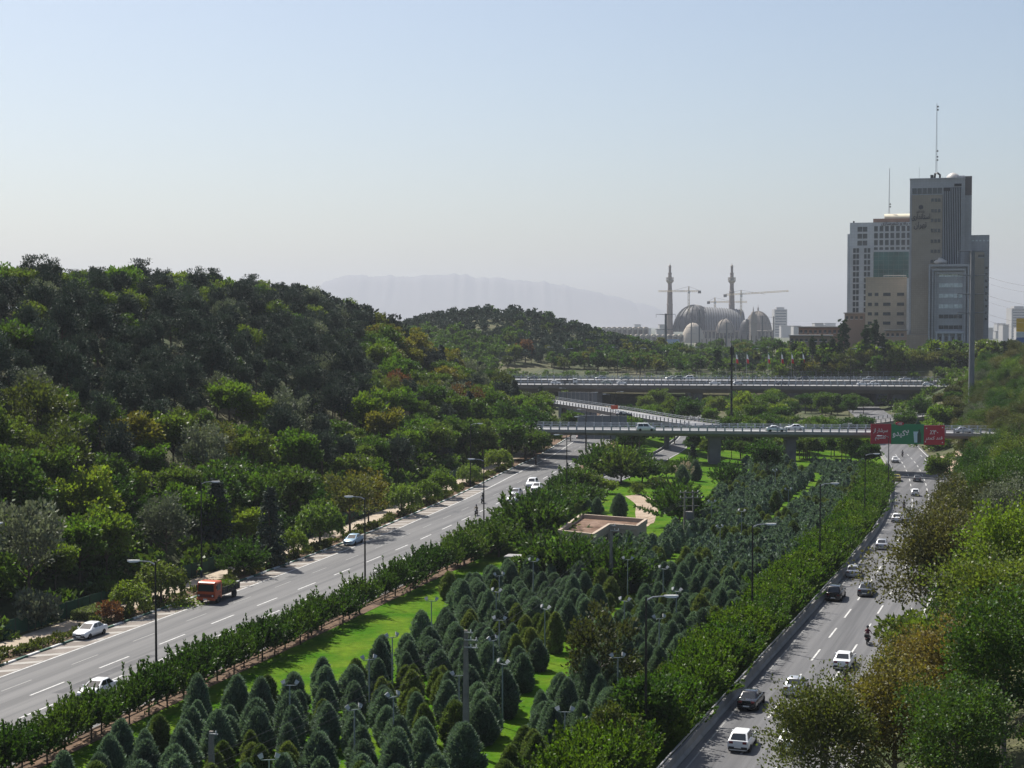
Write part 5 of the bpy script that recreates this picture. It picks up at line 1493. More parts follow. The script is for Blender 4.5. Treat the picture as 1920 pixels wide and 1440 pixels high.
# --- the wooded hill on the left
rg = RG(11)
pts = []
_cell = {}
for _ in range(24000):
    y = rg.uniform(112, 560); s = rg.uniform(10.5, 118)
    x = float(KL(y)) - s / 0.96
    if not inview(x, y, 0.02): continue
    dm = 4.5 if s < 40 else 4.4
    if y > 490 and x / y > -0.018: continue
    ci, cj = int(x // 5), int(y // 5)
    if any((x - a) ** 2 + (y - b) ** 2 < dm * dm for i in (-1, 0, 1) for j in (-1, 0, 1) for a, b in _cell.get((ci + i, cj + j), ())): continue
    _cell.setdefault((ci, cj), []).append((x, y))
    pts.append((x, y, s))
def hill_kind(x, y, s):
    px = 960 + x / y * FPX
    u = rg.random(); n = math.sin(x * 0.07 + 2.0) * math.cos(y * 0.05) + 0.7 * math.sin(x * 0.021 - y * 0.033)
    if s > 74: # crest
        return ("pine" if u < .30 else "broad" if u < .72 else "loose_o" if u < .80 else "broad_l")
    if s > 36:
        if px > 690 and s < 58: return "broad_y" if u < .42 else "broad" if u < .75 else "pine" if u < .9 else "broad_l"
        return "pine" if u < .86 else "broad" if u < .965 else "grey"
    if n > 0.75: return "pine" if u < .6 else "spruce" if u < .75 else "broad"
    return ("broad" if u < .34 else "broad_l" if u < .56 else "fan" if u < .70 else "loose_o" if u < .76 else "pine" if u < .87 else "broad_y" if u < .90 else "grey" if u < .945 else "rust" if u < .955 else "spruce")
HK = {"pine": ("pine", L_pine, "pine_tree", "dark pine crowded among others on the wooded left hill", "pine"),
      "broad": ("broad", L_mid, "hill_tree", "green round-crowned tree on the wooded left hill", "tree"),
      "broad_l": ("broad", L_light, "light_green_tree", "light green bushy tree on the lower slope of the left hill", "tree"),
      "broad_y": ("broad", L_yellow, "yellowing_tree", "yellowing leafy tree on the flank of the left hill", "tree"),
      "loose_o": ("loose", L_olive, "dry_tree", "loose olive-brown tree on the wooded left hill", "tree"),
      "fan": ("fan", L_deep, "spreading_tree", "dark fan-branched tree on the lower slope of the left hill", "tree"),
      "grey": ("loose", L_grey, "silver_leaved_tree", "silver-grey leaved tree on the left hill", "tree"),
      "rust": ("loose", L_rust, "rusty_tree", "reddish brown dry tree on the lower left slope", "tree"),
      "spruce": ("spruce", L_bluecone, "spruce", "bluish cone-shaped spruce on the lower left slope", "spruce")}
by = {}
for x, y, s in pts:
    if s < 14 and rg.random() < .35: continue
    by.setdefault(hill_kind(x, y, s), []).append((x, y, s))
for kd, lst in by.items():
    key, lf, nm, lb, cat = HK[kd]
    lst.sort(key=lambda p: p[1])
    print("HILL", kd, len(lst))
    cap = 290
    keep = lst[:cap]; rest = lst[cap:]
    for x, y, s in keep:
        sc = rg.uniform(0.75, 1.3) * (0.85 if kd == "pine" else 0.96 if s < 32 and key != "spruce" else 0.98)
        zone = ("near the photo's left edge" if x / y < -.24 else "above the orange truck" if x / y < -.16 else "above the blue car" if x / y < -.07 else "towards the bridges") + (", at top" if s > 70 else ", high up" if s > 40 else ", low down")
        szw = "small " if sc < .7 else "tall " if sc > .95 else ""
        lb2 = szw + lb.replace("crowded among others ", "").replace("on the lower slope of the left hill", "of the left hill").replace("on the wooded left hill", "of the left hill").replace("on the flank of the left hill", "of the left hill").replace("on the lower left slope", "of the left hill").replace("on the left hill", "of the left hill") + " " + zone
        tree(key, lf, x, y, sc, nm, lb2, cat, szw + {"pine": "pines"}.get(kd, kd.replace("_", " ") + " trees") + " of the left hill " + zone)
    if rest:
        mass("woods", [("farpine" if kd == "pine" else "far", x, y, rg.uniform(.8, 1.15)) for x, y, s in rest], "mass of further trees filling the back of the left hill", "woods", lf)
# undergrowth
ug = []
for k in range(2400):
    y = rg.uniform(112, 480); s = rg.uniform(8.5, 70); x = float(KL(y)) - s
    if inview(x, y): ug.append(("lowbush", x, y, rg.uniform(0.5, 1.1)))
for k in range(420):
    y = rg.uniform(120, 380); x = float(KL(y)) - rg.uniform(8.2, 24)
    if inview(x, y): ug.insert(0, ("lowbush", x, y, rg.uniform(0.8, 1.5)))
mass("undergrowth", ug[:800], "low dark bushes and undergrowth beneath the trees of the left hill", "undergrowth", L_mid)
# --- right-hand slope: big browning planes near the camera, greener trees higher up
rg = RG(21)
rightt = [("plane", L_plane, 1685, 100, .80, "yellow-brown plane tree at the bottom, its crown over the carriageway edge"),
          ("plane", L_olive, 1552, 97, .76, "olive green smaller plane tree at the bottom left of the yellow-brown one"),
          ("plane", L_olive, 1712, 122, .66, "olive green bushy tree behind the yellow-brown plane tree"),
          ("plane", L_dusk, 1765, 148, 1.1, "large dark brownish plane tree leaning over the middle of the right carriageway"),
          ("plane", L_dusk, 1805, 182, 1.0, "dark plane tree behind the large brownish one"),
          ("plane", L_dusk, 1850, 172, 1.0, "dusky plane tree on the slope above the large dark one"),
          ("broad", L_mid, 1730, 133, 1.0, "fresh green small tree standing before the large dark plane tree"),
          ("plane", L_plane, 1790, 108, .80, "golden leafed tree right of the yellow-brown plane tree"),
          ("plane", L_mid, 1870, 118, .95, "fresh green tree near the right edge"),
          ("plane", L_light, 1915, 138, 1.0, "yellow-green tree at the right edge below the slope"),
          ("plane", L_mid, 1890, 98, .85, "mid green fine-leaved tree in the lower right corner"),
          ("plane", L_grey, 1905, 168, .9, "silvery tree at the right edge, half way up"),
          ("plane", L_mid, 1800, 92, .70, "green tree at the bottom edge in the right corner"),
          ("plane", L_dusk, 1752, 205, .72, "dark green tree hanging over the far part of the right carriageway"),
          ("plane", L_dusk, 1800, 222, .9, "dark tree on the right slope below the billboard"),
          ("plane", L_olive, 1822, 245, .85, "brownish olive tree on the right slope beside the far carriageway"),
          ("plane", L_deep, 1880, 205, .95, "deep green tree high on the right slope"),
          ("plane", L_mid, 1860, 240, .95, "round green tree near the top of the right slope"),
          ("broad", L_mid, 1762, 330, .9, "small tree on the sandy verge right of the far carriageway"),
          ("plane", L_deep, 1830, 285, .9, "deep green tree right of the billboard"),
          ("plane", L_mid, 1900, 270, .95, "leafy tree at the right edge level with the billboard")]
for key, lf, px, Y, s, lb in rightt:
    tree(key, lf, fx(px, Y), Y, s, "slope_tree", lb, "tree", bark=M_bark_g)
k = 0
for Yb in np.arange(100, 560, 7.5):
    for tb in np.arange(4, 95, 7.0):
        y = Yb + rg.uniform(-3, 3); t = tb + rg.uniform(-3, 3); x = float(ER(y)) + t
        if not inview(x, y, 0.015) or x / y < 0.262 + 0.02 * (y < 250) or (y > 400 and x / y < 0.287): continue
        if any((x - fx(p[2], p[3])) ** 2 + (y - p[3]) ** 2 < 22 for p in rightt): continue
        if t < 6 and y > 200: continue
        u = rg.random()
        key, lf, nm = (("plane", L_mid, "mid") if u < .22 else ("plane", L_light, "light") if u < .30 else ("plane", L_deep, "deep") if u < .62 else ("plane", L_dusk, "dusky") if u < .86 else ("plane", L_olive, "olive") if u < .97 else ("plane", L_grey, "grey-green"))
        tree(key, lf, x, y, rg.uniform(.6, .8) * (1.25 if key == "broad" else 1), "slope_tree", nm + " leafy tree in the thick wood on the right slope", "tree", nm + " trees on the right slope", bark=M_bark_g)
        k += 1
print("RIGHT", k)
lb_ = []
for k in range(800):
    y = rg.uniform(85, 420); t = rg.uniform(1.5, 45); x = float(ER(y)) + t
    if inview(x, y): lb_.append(("lowbush", x, y, rg.uniform(.5, 1.0)))
mass("undergrowth", lb_[:260], "low bushes beneath the trees of the right slope", "undergrowth", L_olive)

# --- trees between and beyond the two bridges (photo x, depth, size, leaf)
mid = [(1230, 470, 1.0, L_deep), (1290, 480, 1.3, L_deep), (1300, 530, 1.5, L_deep), (1345, 520, 1.2, L_mid), (1395, 500, 1.3, L_light), (1420, 470, 1.2, L_mid), (1440, 510, 1.3, L_mid), (1465, 480, 1.0, L_deep),
       (1240, 440, .8, L_deep), (1265, 425, .9, L_deep), (1330, 430, .8, L_mid), (1370, 440, .9, L_mid), (1410, 425, .8, L_light), (1430, 440, .9, L_light), (1490, 420, .8, L_light), (1510, 430, 1.0, L_light), (1535, 435, 1.1, L_light), (1560, 430, 1.0, L_light), (1580, 420, .7, L_light),
       (1480, 540, 1.2, L_deep), (1560, 560, 1.1, L_mid), (1600, 570, 1.0, L_mid), (1620, 560, .9, L_deep), (1745, 440, 1.2, L_light), (1765, 450, 1.3, L_light), (1700, 470, 1.1, L_mid), (1725, 500, 1.2, L_deep),
       (1010, 440, 1.1, L_deep), (1040, 430, 1.2, L_deep), (1070, 420, 1.0, L_deep), (960, 470, 1.0, L_mid), (985, 455, 1.0, L_deep), (1090, 560, .9, L_mid), (1060, 580, .9, L_mid), (1180, 540, 1.0, L_deep), (1210, 550, 1.1, L_deep)]
def mw(px): return 'left of the telecom mast' if px < 1340 else 'near the telecom mast' if px < 1420 else 'between mast and billboard' if px < 1630 else 'behind the billboard'
for px, Y, s, lf in mid:
    _px = px
    key = "fan" if lf is L_deep and rnd.random() < .5 else "broad"
    tree(key, lf, fx(px, Y), Y, s * .95, "roadside_tree", ("bright yellow-green" if lf is L_light else "dark green" if lf is L_deep else "mid green") + " tree growing between the two road bridges, " + mw(_px), "tree", mw(_px) + (" bright" if lf is L_light else "dark" if lf is L_deep else "mid") + " trees between the bridges")
for px, Y, s in ((965, 455, 1.3),):
    tree("spruce", L_pine, fx(px, Y), Y, s, "spruce", "lone dark spruce at the left end of the far bridge", "spruce")
# thick planting beside and below the near bridge's left end, and between the bridges
for k, (px, Y, s) in enumerate(((905, 350, 1.25), (935, 362, 1.3), (960, 345, 1.2), (985, 358, 1.25), (1005, 350, 1.0), (870, 345, 1.3), (890, 372, 1.3), (945, 385, 1.4), (975, 392, 1.4), (1000, 388, 1.2), (1020, 392, 1.1), (915, 400, 1.4), (850, 365, 1.3))):
    tree("broad", L_deep if k % 2 else L_mid, fx(px, Y), Y, s, "roadside_tree", "leafy tree hiding the left end of the near bridge", "tree", "trees hiding the near bridge end")
for k in range(16):
    px = 1300 + k * 22 + rg.uniform(-8, 8); Y = rg.uniform(374, 400)
    _px = px; lf = (L_deep, L_mid, L_light)[k % 3]
    tree('broad', lf, fx(px, Y), Y, rg.uniform(.55, .8), 'roadside_tree', ('dark', 'mid', 'bright')[k % 3] + ' green small tree directly behind the near bridge, ' + mw(px), 'tree', 'small trees behind the near bridge ' + mw(px))
_n = 0
while _n < 125:
    Y = rg.uniform(383, 585); x = rg.uniform(float(BL(Y)) + 2, float(BR(Y)) - 2)
    if abs(x - float(RC(Y))) < 4.5 or (Y > 455 and 88 < x < 165 and Y < 530) or (Y < 520 and abs(x - np.interp(Y, [388, 412, 438, 462, 484, 508], [47, 38, 31, 23, 14, 4])) < 6): continue
    _n += 1
    lf = (L_deep, L_mid, L_light, L_mid, L_deep)[_n % 5]; _px = 960 + x / Y * FPX
    tree("fan" if _n % 3 == 0 else "broad", lf, x, Y, rg.uniform(.7, 1.1), "roadside_tree", ("bright yellow-green" if lf is L_light else "dark green" if lf is L_deep else "mid green") + " tree growing between the two road bridges, " + mw(_px), "tree", mw(_px) + (" bright" if lf is L_light else "dark" if lf is L_deep else "mid") + " trees between the bridges")
for k in range(16):
    Y = rg.uniform(400, 525); px = rg.uniform(1752, 1835)
    if fx(px, Y) < float(ER(Y)) + 4: continue
    tree('broad', L_deep if k % 2 else L_dusk, fx(px, Y), Y, rg.uniform(.75, 1.0), 'slope_tree', ('deep' if k % 2 else 'dusky') + ' green tree on the bank behind the billboard end of the near bridge', 'tree', ('deep' if k % 2 else 'dusky') + ' trees behind the billboard')
# beyond the far bridge
n = 0
for k in range(240):
    Y = rg.uniform(668, 820); px = rg.uniform(905, 1500)
    x = fx(px, Y); 
    lf = (L_mid, L_deep, L_olive, L_deep)[rg.integers(0, 4)]
    if px < 1100 and Y < 760 and rg.random() < .4: continue
    n += 1
    if n <= 150:
        tree("far", lf, x, Y, rg.uniform(.6, 1.1), "parkland_tree", {L_mid: "mid green", L_deep: "dark green", L_olive: "olive"}[lf] + " tree in the parkland behind the far bridge", "tree", {L_mid: "mid green", L_deep: "dark green", L_olive: "olive"}[lf] + " trees behind the far bridge")
far_items = []
for k in range(620):
    Y = rg.uniform(820, 2050) ; px = rg.uniform(1040, 1560)
    far_items.append(("vfar", fx(px, Y), Y, rg.uniform(.6, 1.1)))
mass("distant_woods", far_items, "wide belt of hazy trees before the mosque", "woods", L_deep)
eb = [("lowbush", rg.uniform(-55, 215), rg.uniform(641, 652), rg.uniform(.9, 1.6)) for _ in range(190)]
eb += [("lowbush", float(ER(yy)) + rg.uniform(1, 60), yy, rg.uniform(1.0, 1.9)) for yy in rg.uniform(430, 640, 230)]
mass("roadside_bushes", eb, "low bushes covering the banks at both sides of the far bridge", "bushes", L_mid)
h2p, h2g = [], []
for k in range(260):
    x = rg.uniform(-130, -5); Y = rg.uniform(545, 690)
    if gz(x, Y) > 5: h2g.append(("vfar", x, Y, rg.uniform(.5, .9)))
for k in range(1500):
    x = rg.uniform(-150, 115); Y = rg.uniform(690, 850)
    if gz(x, Y) < 4: continue
    if math.sin(x * .05 + 1) + math.cos(Y * .04 + x * .02) > -0.2 or gz(x, Y) > 26: h2p.append(("vfarpine", x, Y, rg.uniform(.6, 1.0)))
    else: h2g.append(("vfar", x, Y, rg.uniform(.6, 1.0)))
mass("hill_woods", h2p, "dark pine wood on the second hill behind the far bridge", "woods", L_pine)
mass("hill_woods", h2g, "green bushy slope of the second hill behind the far bridge", "woods", L_deep)
tree("far", L_rust, fx(985, 700), 700, 1.3, "parkland_tree", "orange-brown tree at the foot of the second hill", "tree")
for px, s in ((1345, .9), (1505, .7), (1523, .95), (1543, .75), (1583, 1.15), (1623, 1.0), (1640, 1.2), (1655, 0.9), (1560, .8), (1575, .8), (1467, .7), (1490, .8)):
    Y = rg.uniform(648, 656)
    tree("poplar", L_poplar, fx(px, Y), Y, s * 1.4, "columnar_tree", "dark narrow columnar tree in the line left of the tall office tower", "tree", "columnar trees left of the tower", z=gz(fx(px, Y), Y))
for k in range(26):
    px = 1500 + k * 13.5 + rg.uniform(-4, 4); Y = rg.uniform(643, 650)
    lf = L_yellow if rg.random() < .42 and px < 1690 else L_olive
    tree("bush", lf, fx(px, Y), Y, rg.uniform(1.7, 2.3), "shrub", ("golden" if lf is L_yellow else "olive") + " rounded shrub in the line behind the far bridge below the towers", "shrub", ("golden" if lf is L_yellow else "olive") + " shrubs behind the far bridge")
for k in range(90):
    px = rg.uniform(1440, 1925); Y = rg.uniform(641, 690)
    if 1700 < px < 1840 and Y > 678: continue
    tree("far", L_mid if k % 3 else L_light, fx(px, Y), Y, rg.uniform(.7, 1.2), "parkland_tree", ("mid" if k % 3 else "light") + " green tree round the foot of the office towers", "tree", ("mid" if k % 3 else "light") + " green trees round the towers")
# ------------------------------------------------------------------ vehicles
def paint(name, col, metal=0.0, rough=0.32):
    return P("car paint " + name, col, rough, .03, 2, metal=metal, coat=.6)
PAINT = {"white": paint("white", (.72, .73, .74)), "silver": paint("silver", (.42, .43, .45), .5), "black": paint("black", (.006, .006, .008), rough=.25), "grey": paint("dark grey", (.07, .075, .085), .3),
         "blue": paint("light blue", (.32, .45, .58), .2), "taxi": paint("olive yellow", (.30, .26, .05)), "red": paint("dark red", (.16, .02, .02)), "green": paint("dull green", (.16, .20, .16), .2)}
M_tyre = P("tyre rubber", (.018, .018, .018), .85)
M_rim = P("alloy rim", (.40, .40, .42), .35, .05, 3, metal=.7)
M_cglass = P("car glass", (.02, .024, .028), .06, .1, 1, spec=.7)
M_tail = P("red tail lens", (.11, .006, .008), .3)
M_headl = P("headlamp lens", (.62, .64, .66), .15)
M_plate = P("number plate", (.68, .68, .66), .5)
M_trim = P("black plastic trim", (.02, .02, .022), .6)
WHEEL = {}
def wheel_parts(r):
    if r not in WHEEL:
        t = MB().lathe([(r * .62, -.09), (r * .95, -.1), (r, -.06), (r, .06), (r * .95, .1), (r * .62, .09)], 18, axis='x').mesh("tyre", True)
        m = MB().lathe([(r * .1, -.085), (r * .6, -.08), (r * .63, -.02), (r * .63, .02), (r * .6, .08), (r * .1, .085)], 12, axis='x').mesh("rim", True)
        WHEEL[r] = (t, m)
    return WHEEL[r]
SPEC = {  # length, half width, roof height, stations (y, top z), cabin base (rear, front), roof (rear, front), wheel radius
    "saloon": (4.45, .84, 1.44, [(-2.22, .72), (-2.17, .90), (-1.75, .99), (-1.2, .98), (1.0, .95), (1.45, .90), (2.0, .78), (2.22, .60)], (-1.72, 1.12), (-1.0, .22), .30),
    "hatch": (3.85, .82, 1.45, [(-1.92, .70), (-1.9, .92), (-1.6, .98), (-1.0, .97), (.9, .95), (1.3, .90), (1.75, .78), (1.92, .58)], (-1.86, 1.05), (-1.35, .2), .29),
    "suv": (4.6, .92, 1.72, [(-2.3, .75), (-2.27, 1.02), (-1.9, 1.1), (-1.0, 1.1), (1.0, 1.08), (1.4, 1.05), (2.05, .95), (2.3, .7)], (-2.2, 1.15), (-1.85, .3), .36),
    "van": (4.3, .86, 1.85, [(-2.15, .75), (-2.12, 1.0), (-1.7, 1.05), (-1.0, 1.05), (1.0, 1.03), (1.4, .98), (1.9, .85), (2.15, .62)], (-2.08, 1.3), (-1.9, .55), .31)}
CARM = {}
def car_meshes(kind):
    if kind in CARM: return CARM[kind]
    Ln, hw, H, st, cb_, rf, wr = SPEC[kind]
    zb = .2
    rings = []
    for i, (y, zt) in enumerate(st):
        e = .82 if i in (0, len(st) - 1) else .95 if i in (1, len(st) - 2) else 1.0
        w = hw * e
        half = [(w * .80, zb), (w * .97, zb + .14), (w, zb + .32), (w * .985, zt - .20), (w * .93, zt - .05), (w * .80, zt)]
        rings.append([(x, y, z) for x, z in half] + [(-x, y, z) for x, z in reversed(half)])
    body = MB().loft(rings)
    belt = .95 if kind in ("saloon", "hatch") else 1.06 if kind == "suv" else 1.02
    def ring(y0, y1, w, z, ch):
        return [(w - ch, y0, z), (w, y0 + ch, z), (w, y1 - ch, z), (w - ch, y1, z), (-w + ch, y1, z), (-w, y1 - ch, z), (-w, y0 + ch, z), (-w + ch, y0, z)]
    wb, wr_ = hw * .90, hw * .70
    body.loft([ring(cb_[0], cb_[1], wb, belt - .06, .1), ring(rf[0], rf[1], wr_, H - .05, .1), ring(rf[0] + .12, rf[1] - .14, wr_ - .12, H, .08)])
    bm = body.mesh("body", True)
    def lerp3(y0, y1, w0, w1, z0, z1, t): return (y0 + (y1 - y0) * t, w0 + (w1 - w0) * t, z0 + (z1 - z0) * t)
    zlo, zhi = belt - .06, H - .05
    def cab(t, side):  # y and half-width of the cabin at height fraction t
        y = (cb_[1] + (rf[1] - cb_[1]) * t) if side == 'f' else (cb_[0] + (rf[0] - cb_[0]) * t)
        return y, wb + (wr_ - wb) * t, zlo + (zhi - zlo) * t
    def screen(side, t0, t1, k):
        sg = 1 if side == 'f' else -1
        y0, w0, z0 = cab(t0, side); y1, w1, z1 = cab(t1, side); o = .02 * sg
        return MB().add([(-w0 * k, y0 + o, z0), (w0 * k, y0 + o, z0), (w1 * k, y1 + o, z1 + .01), (-w1 * k, y1 + o, z1 + .01)], [(0, 1, 2, 3)]).mesh("windscreen")
    ws, rw = screen('f', .12, .93, .84), screen('r', .14, .92, .82)
    def sidewin(f0, f1):
        y0f, w0, z0 = cab(.16, 'f'); y0r = cab(.16, 'r')[0]; y1f, w1, z1 = cab(.9, 'f'); y1r = cab(.9, 'r')[0]
        L = lambda a, b, t: a + (b - a) * t
        return [(L(y0r, y0f, f0), w0, z0), (L(y0r, y0f, f1), w0, z0), (L(y1r, y1f, f1), w1, z1), (L(y1r, y1f, f0), w1, z1)]
    wins = []
    for f0, f1 in ((.10, .46), (.50, .88)):
        for sg in (-1, 1):
            wins.append(MB().add([(sg * (w + .012), y, z) for y, w, z in sidewin(f0, f1)], [(0, 1, 2, 3)]).mesh("side_window"))
    front, rear = st[-1][0], st[0][0]
    parts = [("windscreen", ws, M_cglass), ("rear_window", rw, M_cglass)] + [("side_window", w, M_cglass) for w in wins]
    for sg in (-1, 1):
        parts.append(("tail_light", MB().bbox((sg * hw * .62 - .15, rear - .02, .70), (sg * hw * .62 + .15, rear + .16, .86), .02).mesh("tail_light"), M_tail))
        parts.append(("headlight", MB().bbox((sg * hw * .60 - .17, front - .22, .56), (sg * hw * .60 + .17, front - .015, .70), .02).mesh("headlight"), M_headl))
        parts.append(("mirror", MB().bbox((sg * (hw + .06) - .08, .70, belt - .02), (sg * (hw + .06) + .08, .82, belt + .12), .02).mesh("mirror"), M_trim))
    parts += [("bumper", MB().bbox((-hw * .86, rear - .06, .30), (hw * .86, rear + .2, .48), .03).mesh("bumper"), M_trim),
              ("bumper", MB().bbox((-hw * .84, front - .25, .26), (hw * .84, front + .05, .42), .03).mesh("bumper"), M_trim),
              ("number_plate", MB().box((-.26, rear - .085, .40), (.26, rear - .062, .52)).mesh("number_plate"), M_plate),
              ("number_plate", MB().box((-.26, front + .052, .32), (.26, front + .075, .44)).mesh("number_plate"), M_plate),
              ("grille", MB().box((-hw * .36, front - .04, .50), (hw * .36, front + .012, .60)).mesh("grille"), M_trim)]
    CARM[kind] = (bm, parts, wr, hw, Ln)
    return CARM[kind]
def car(kind, col, x, y, hd, label, z=None, group=None, bump=None, pitch=0.0):
    bm, parts, wr, hw, Ln = car_meshes(kind)
    r = root("car" if kind != "van" else "van", (x, y, (gz(x, y) if z is None else z) + .012), -hd, label, "car" if kind != "van" else "van", group)
    mk("body", bm, PAINT[col], r)
    for n, me, m in parts:
        mk(n, me, PAINT[col] if (n in ("bumper", "mirror") and col not in ("white",)) or (n == "mirror") else m, r)
    t, rim = wheel_parts(wr)
    for sx in (-1, 1):
        for fy in (-.30, .305):
            wv = mk("wheel", t, M_tyre, r, (sx * (hw - .07), Ln * fy, wr)); mk("rim", rim, M_rim, wv)
    return r

# --- motorbikes and riders
_mbw = MB().lathe([(.22, -.05), (.29, -.05), (.31, 0), (.29, .05), (.22, .05)], 16, axis='x').mesh("tyre", True)
_mbr = MB().lathe([(.04, -.03), (.22, -.02), (.22, .02), (.04, .03)], 10, axis='x').mesh("rim", True)
_mframe = MB().tube([(0, -.6, .35), (0, -.2, .42), (0, .25, .45), (0, .5, .8)], [.05, .1, .1, .05], 6).tube([(0, .66, .3), (0, .5, .95)], .035, 6).bbox((-.16, -.22, .28), (.16, .22, .55), .04).mesh("frame", True)
_mtank = MB().loft([[(-.1, .0, .68), (.1, .0, .68), (.1, 0, .82), (-.1, 0, .82)], [(-.14, .2, .66), (.14, .2, .66), (.13, .2, .9), (-.13, .2, .9)], [(-.1, .42, .68), (.1, .42, .68), (.08, .42, .86), (-.08, .42, .86)]]).mesh("tank", True)
_mseat = MB().bbox((-.13, -.72, .70), (.13, .02, .80), .03).mesh("seat")
_mbar = MB().tube([(-.36, .38, 1.0), (-.15, .48, 1.02), (.15, .48, 1.02), (.36, .38, 1.0)], .025, 6).mesh("handlebar")
_mtail = MB().bbox((-.12, -.84, .66), (.12, -.72, .78), .02).mesh("tail_light")
_mbox = MB().bbox((-.24, -.98, .80), (.24, -.6, 1.12), .04).mesh("luggage_box")
def skin_body(joints, bones, name="person", sub=1):
    """continuous body grown over a stick skeleton; joints {name: (pos, radius)}"""
    names = list(joints); me = bpy.data.meshes.new(name)
    me.from_pydata([joints[n][0] for n in names], [(names.index(a), names.index(b)) for a, b in bones], [])
    o = bpy.data.objects.new(name, me); COL.objects.link(o)
    sk = o.modifiers.new("s", 'SKIN'); sk.use_smooth_shade = True
    for i, n in enumerate(names):
        rr = joints[n][1]; rr = rr if hasattr(rr, '__len__') else (rr, rr)
        me.skin_vertices[0].data[i].radius = rr; me.skin_vertices[0].data[i].use_root = (n == "pelvis")
    sd = o.modifiers.new("d", 'SUBSURF'); sd.levels = sub; sd.render_levels = sub
    bpy.context.view_layer.update()
    out = bpy.data.meshes.new_from_object(o.evaluated_get(bpy.context.evaluated_depsgraph_get()))
    bpy.data.objects.remove(o)
    return out
BONES = [("pelvis", "spine"), ("spine", "chest"), ("chest", "neck"), ("neck", "head"), ("head", "crown")]
for sd in "lr":
    BONES += [("chest", "sh" + sd), ("sh" + sd, "el" + sd), ("el" + sd, "wr" + sd), ("wr" + sd, "ha" + sd), ("pelvis", "hi" + sd), ("hi" + sd, "kn" + sd), ("kn" + sd, "an" + sd), ("an" + sd, "to" + sd)]
    for k in range(4): BONES.append(("ha" + sd, "f%d" % k + sd))
    BONES.append(("wr" + sd, "th" + sd))
def pose(pelvis, chest, head, arms, legs, rest_fwd=(0, 1, 0)):
    """joint table from the main points; arms/legs: {'l': (...), 'r': (...)}"""
    V_ = lambda p: Vector(p)
    pe, ch, hd = V_(pelvis), V_(chest), V_(head)
    J = {"pelvis": (pe, (.155, .12)), "spine": (pe.lerp(ch, .5), (.14, .105)), "chest": (ch, (.165, .12)), "neck": (ch.lerp(hd, .55), .06), "head": (hd, (.082, .098)), "crown": (hd + (hd - ch).normalized() * .13, (.07, .082))}
    for sd in "lr":
        s, e, w = [V_(p) for p in arms[sd]]; h, k, a = [V_(p) for p in legs[sd]]
        dr = (w - e).normalized(); hn = w + dr * .09
        J["sh" + sd] = (s, .07); J["el" + sd] = (e, .05); J["wr" + sd] = (w, .034); J["ha" + sd] = (hn, (.042, .022))
        sx = Vector((0, 0, 1)).cross(dr); sx = sx.normalized() if sx.length > .1 else Vector((1, 0, 0))
        for q in range(4): J["f%d" % q + sd] = (hn + dr * (.085 - .008 * abs(q - 1.3)) + sx * (q - 1.5) * .022 + Vector((0, 0, -.025)), .010)
        J["th" + sd] = (w + dr * .06 + sx * .06, .012)
        J["hi" + sd] = (h, .095); J["kn" + sd] = (k, .065); J["an" + sd] = (a, .045); J["to" + sd] = (a + V_(rest_fwd) * .17 + Vector((0, 0, -.05)), (.045, .035))
    return J
M_skin = P("skin", (.36, .21, .14), .6)
M_helm = P("dark helmet", (.03, .03, .035), .3, .05, 2, coat=.4)
def paint_body(me, mats, fn):
    for m in mats: me.materials.append(m)
    for p in me.polygons: p.material_index = fn(p.center)
RIDE = pose((0, -.28, .90), (0, -.14, 1.36), (0, -.06, 1.66),
            {"l": ((-.19, -.13, 1.38), (-.29, .12, 1.18), (-.31, .34, 1.03)), "r": ((.19, -.13, 1.38), (.29, .12, 1.18), (.31, .34, 1.03))},
            {"l": ((-.11, -.26, .86), (-.23, .14, .74), (-.2, -.06, .36)), "r": ((.11, -.26, .86), (.23, .14, .74), (.2, -.06, .36))})
_ride = {}
def ride_mesh(top, trou):
    k = (top.name, trou.name)
    if k not in _ride:
        me = skin_body(RIDE, BONES)
        paint_body(me, [top, trou, M_skin, M_black], lambda c: 2 if c.z > 1.53 or (c.y > .33 and c.z > .95 and abs(c.x) > .2) else 0 if c.z > .98 and not (c.y > .0 and abs(c.x) < .0) else 3 if c.z < .36 else 1)
        _ride[k] = me
    return _ride[k]
_helm = MB().lathe([(.02, .15), (.09, .135), (.135, .07), (.145, -.02), (.13, -.09), (.1, -.1)], 14, (0, 0, 0)).mesh("helmet", True)
def cloth(name, c): return P("cloth " + name, c, .9, .15, 8)
CL = {"black": cloth("black", (.015, .015, .018)), "grey": cloth("grey", (.12, .12, .13)), "maroon": cloth("maroon", (.10, .02, .03)), "navy": cloth("navy", (.02, .03, .07)), "khaki": cloth("khaki", (.25, .2, .13)), "white": cloth("white", (.6, .6, .58))}
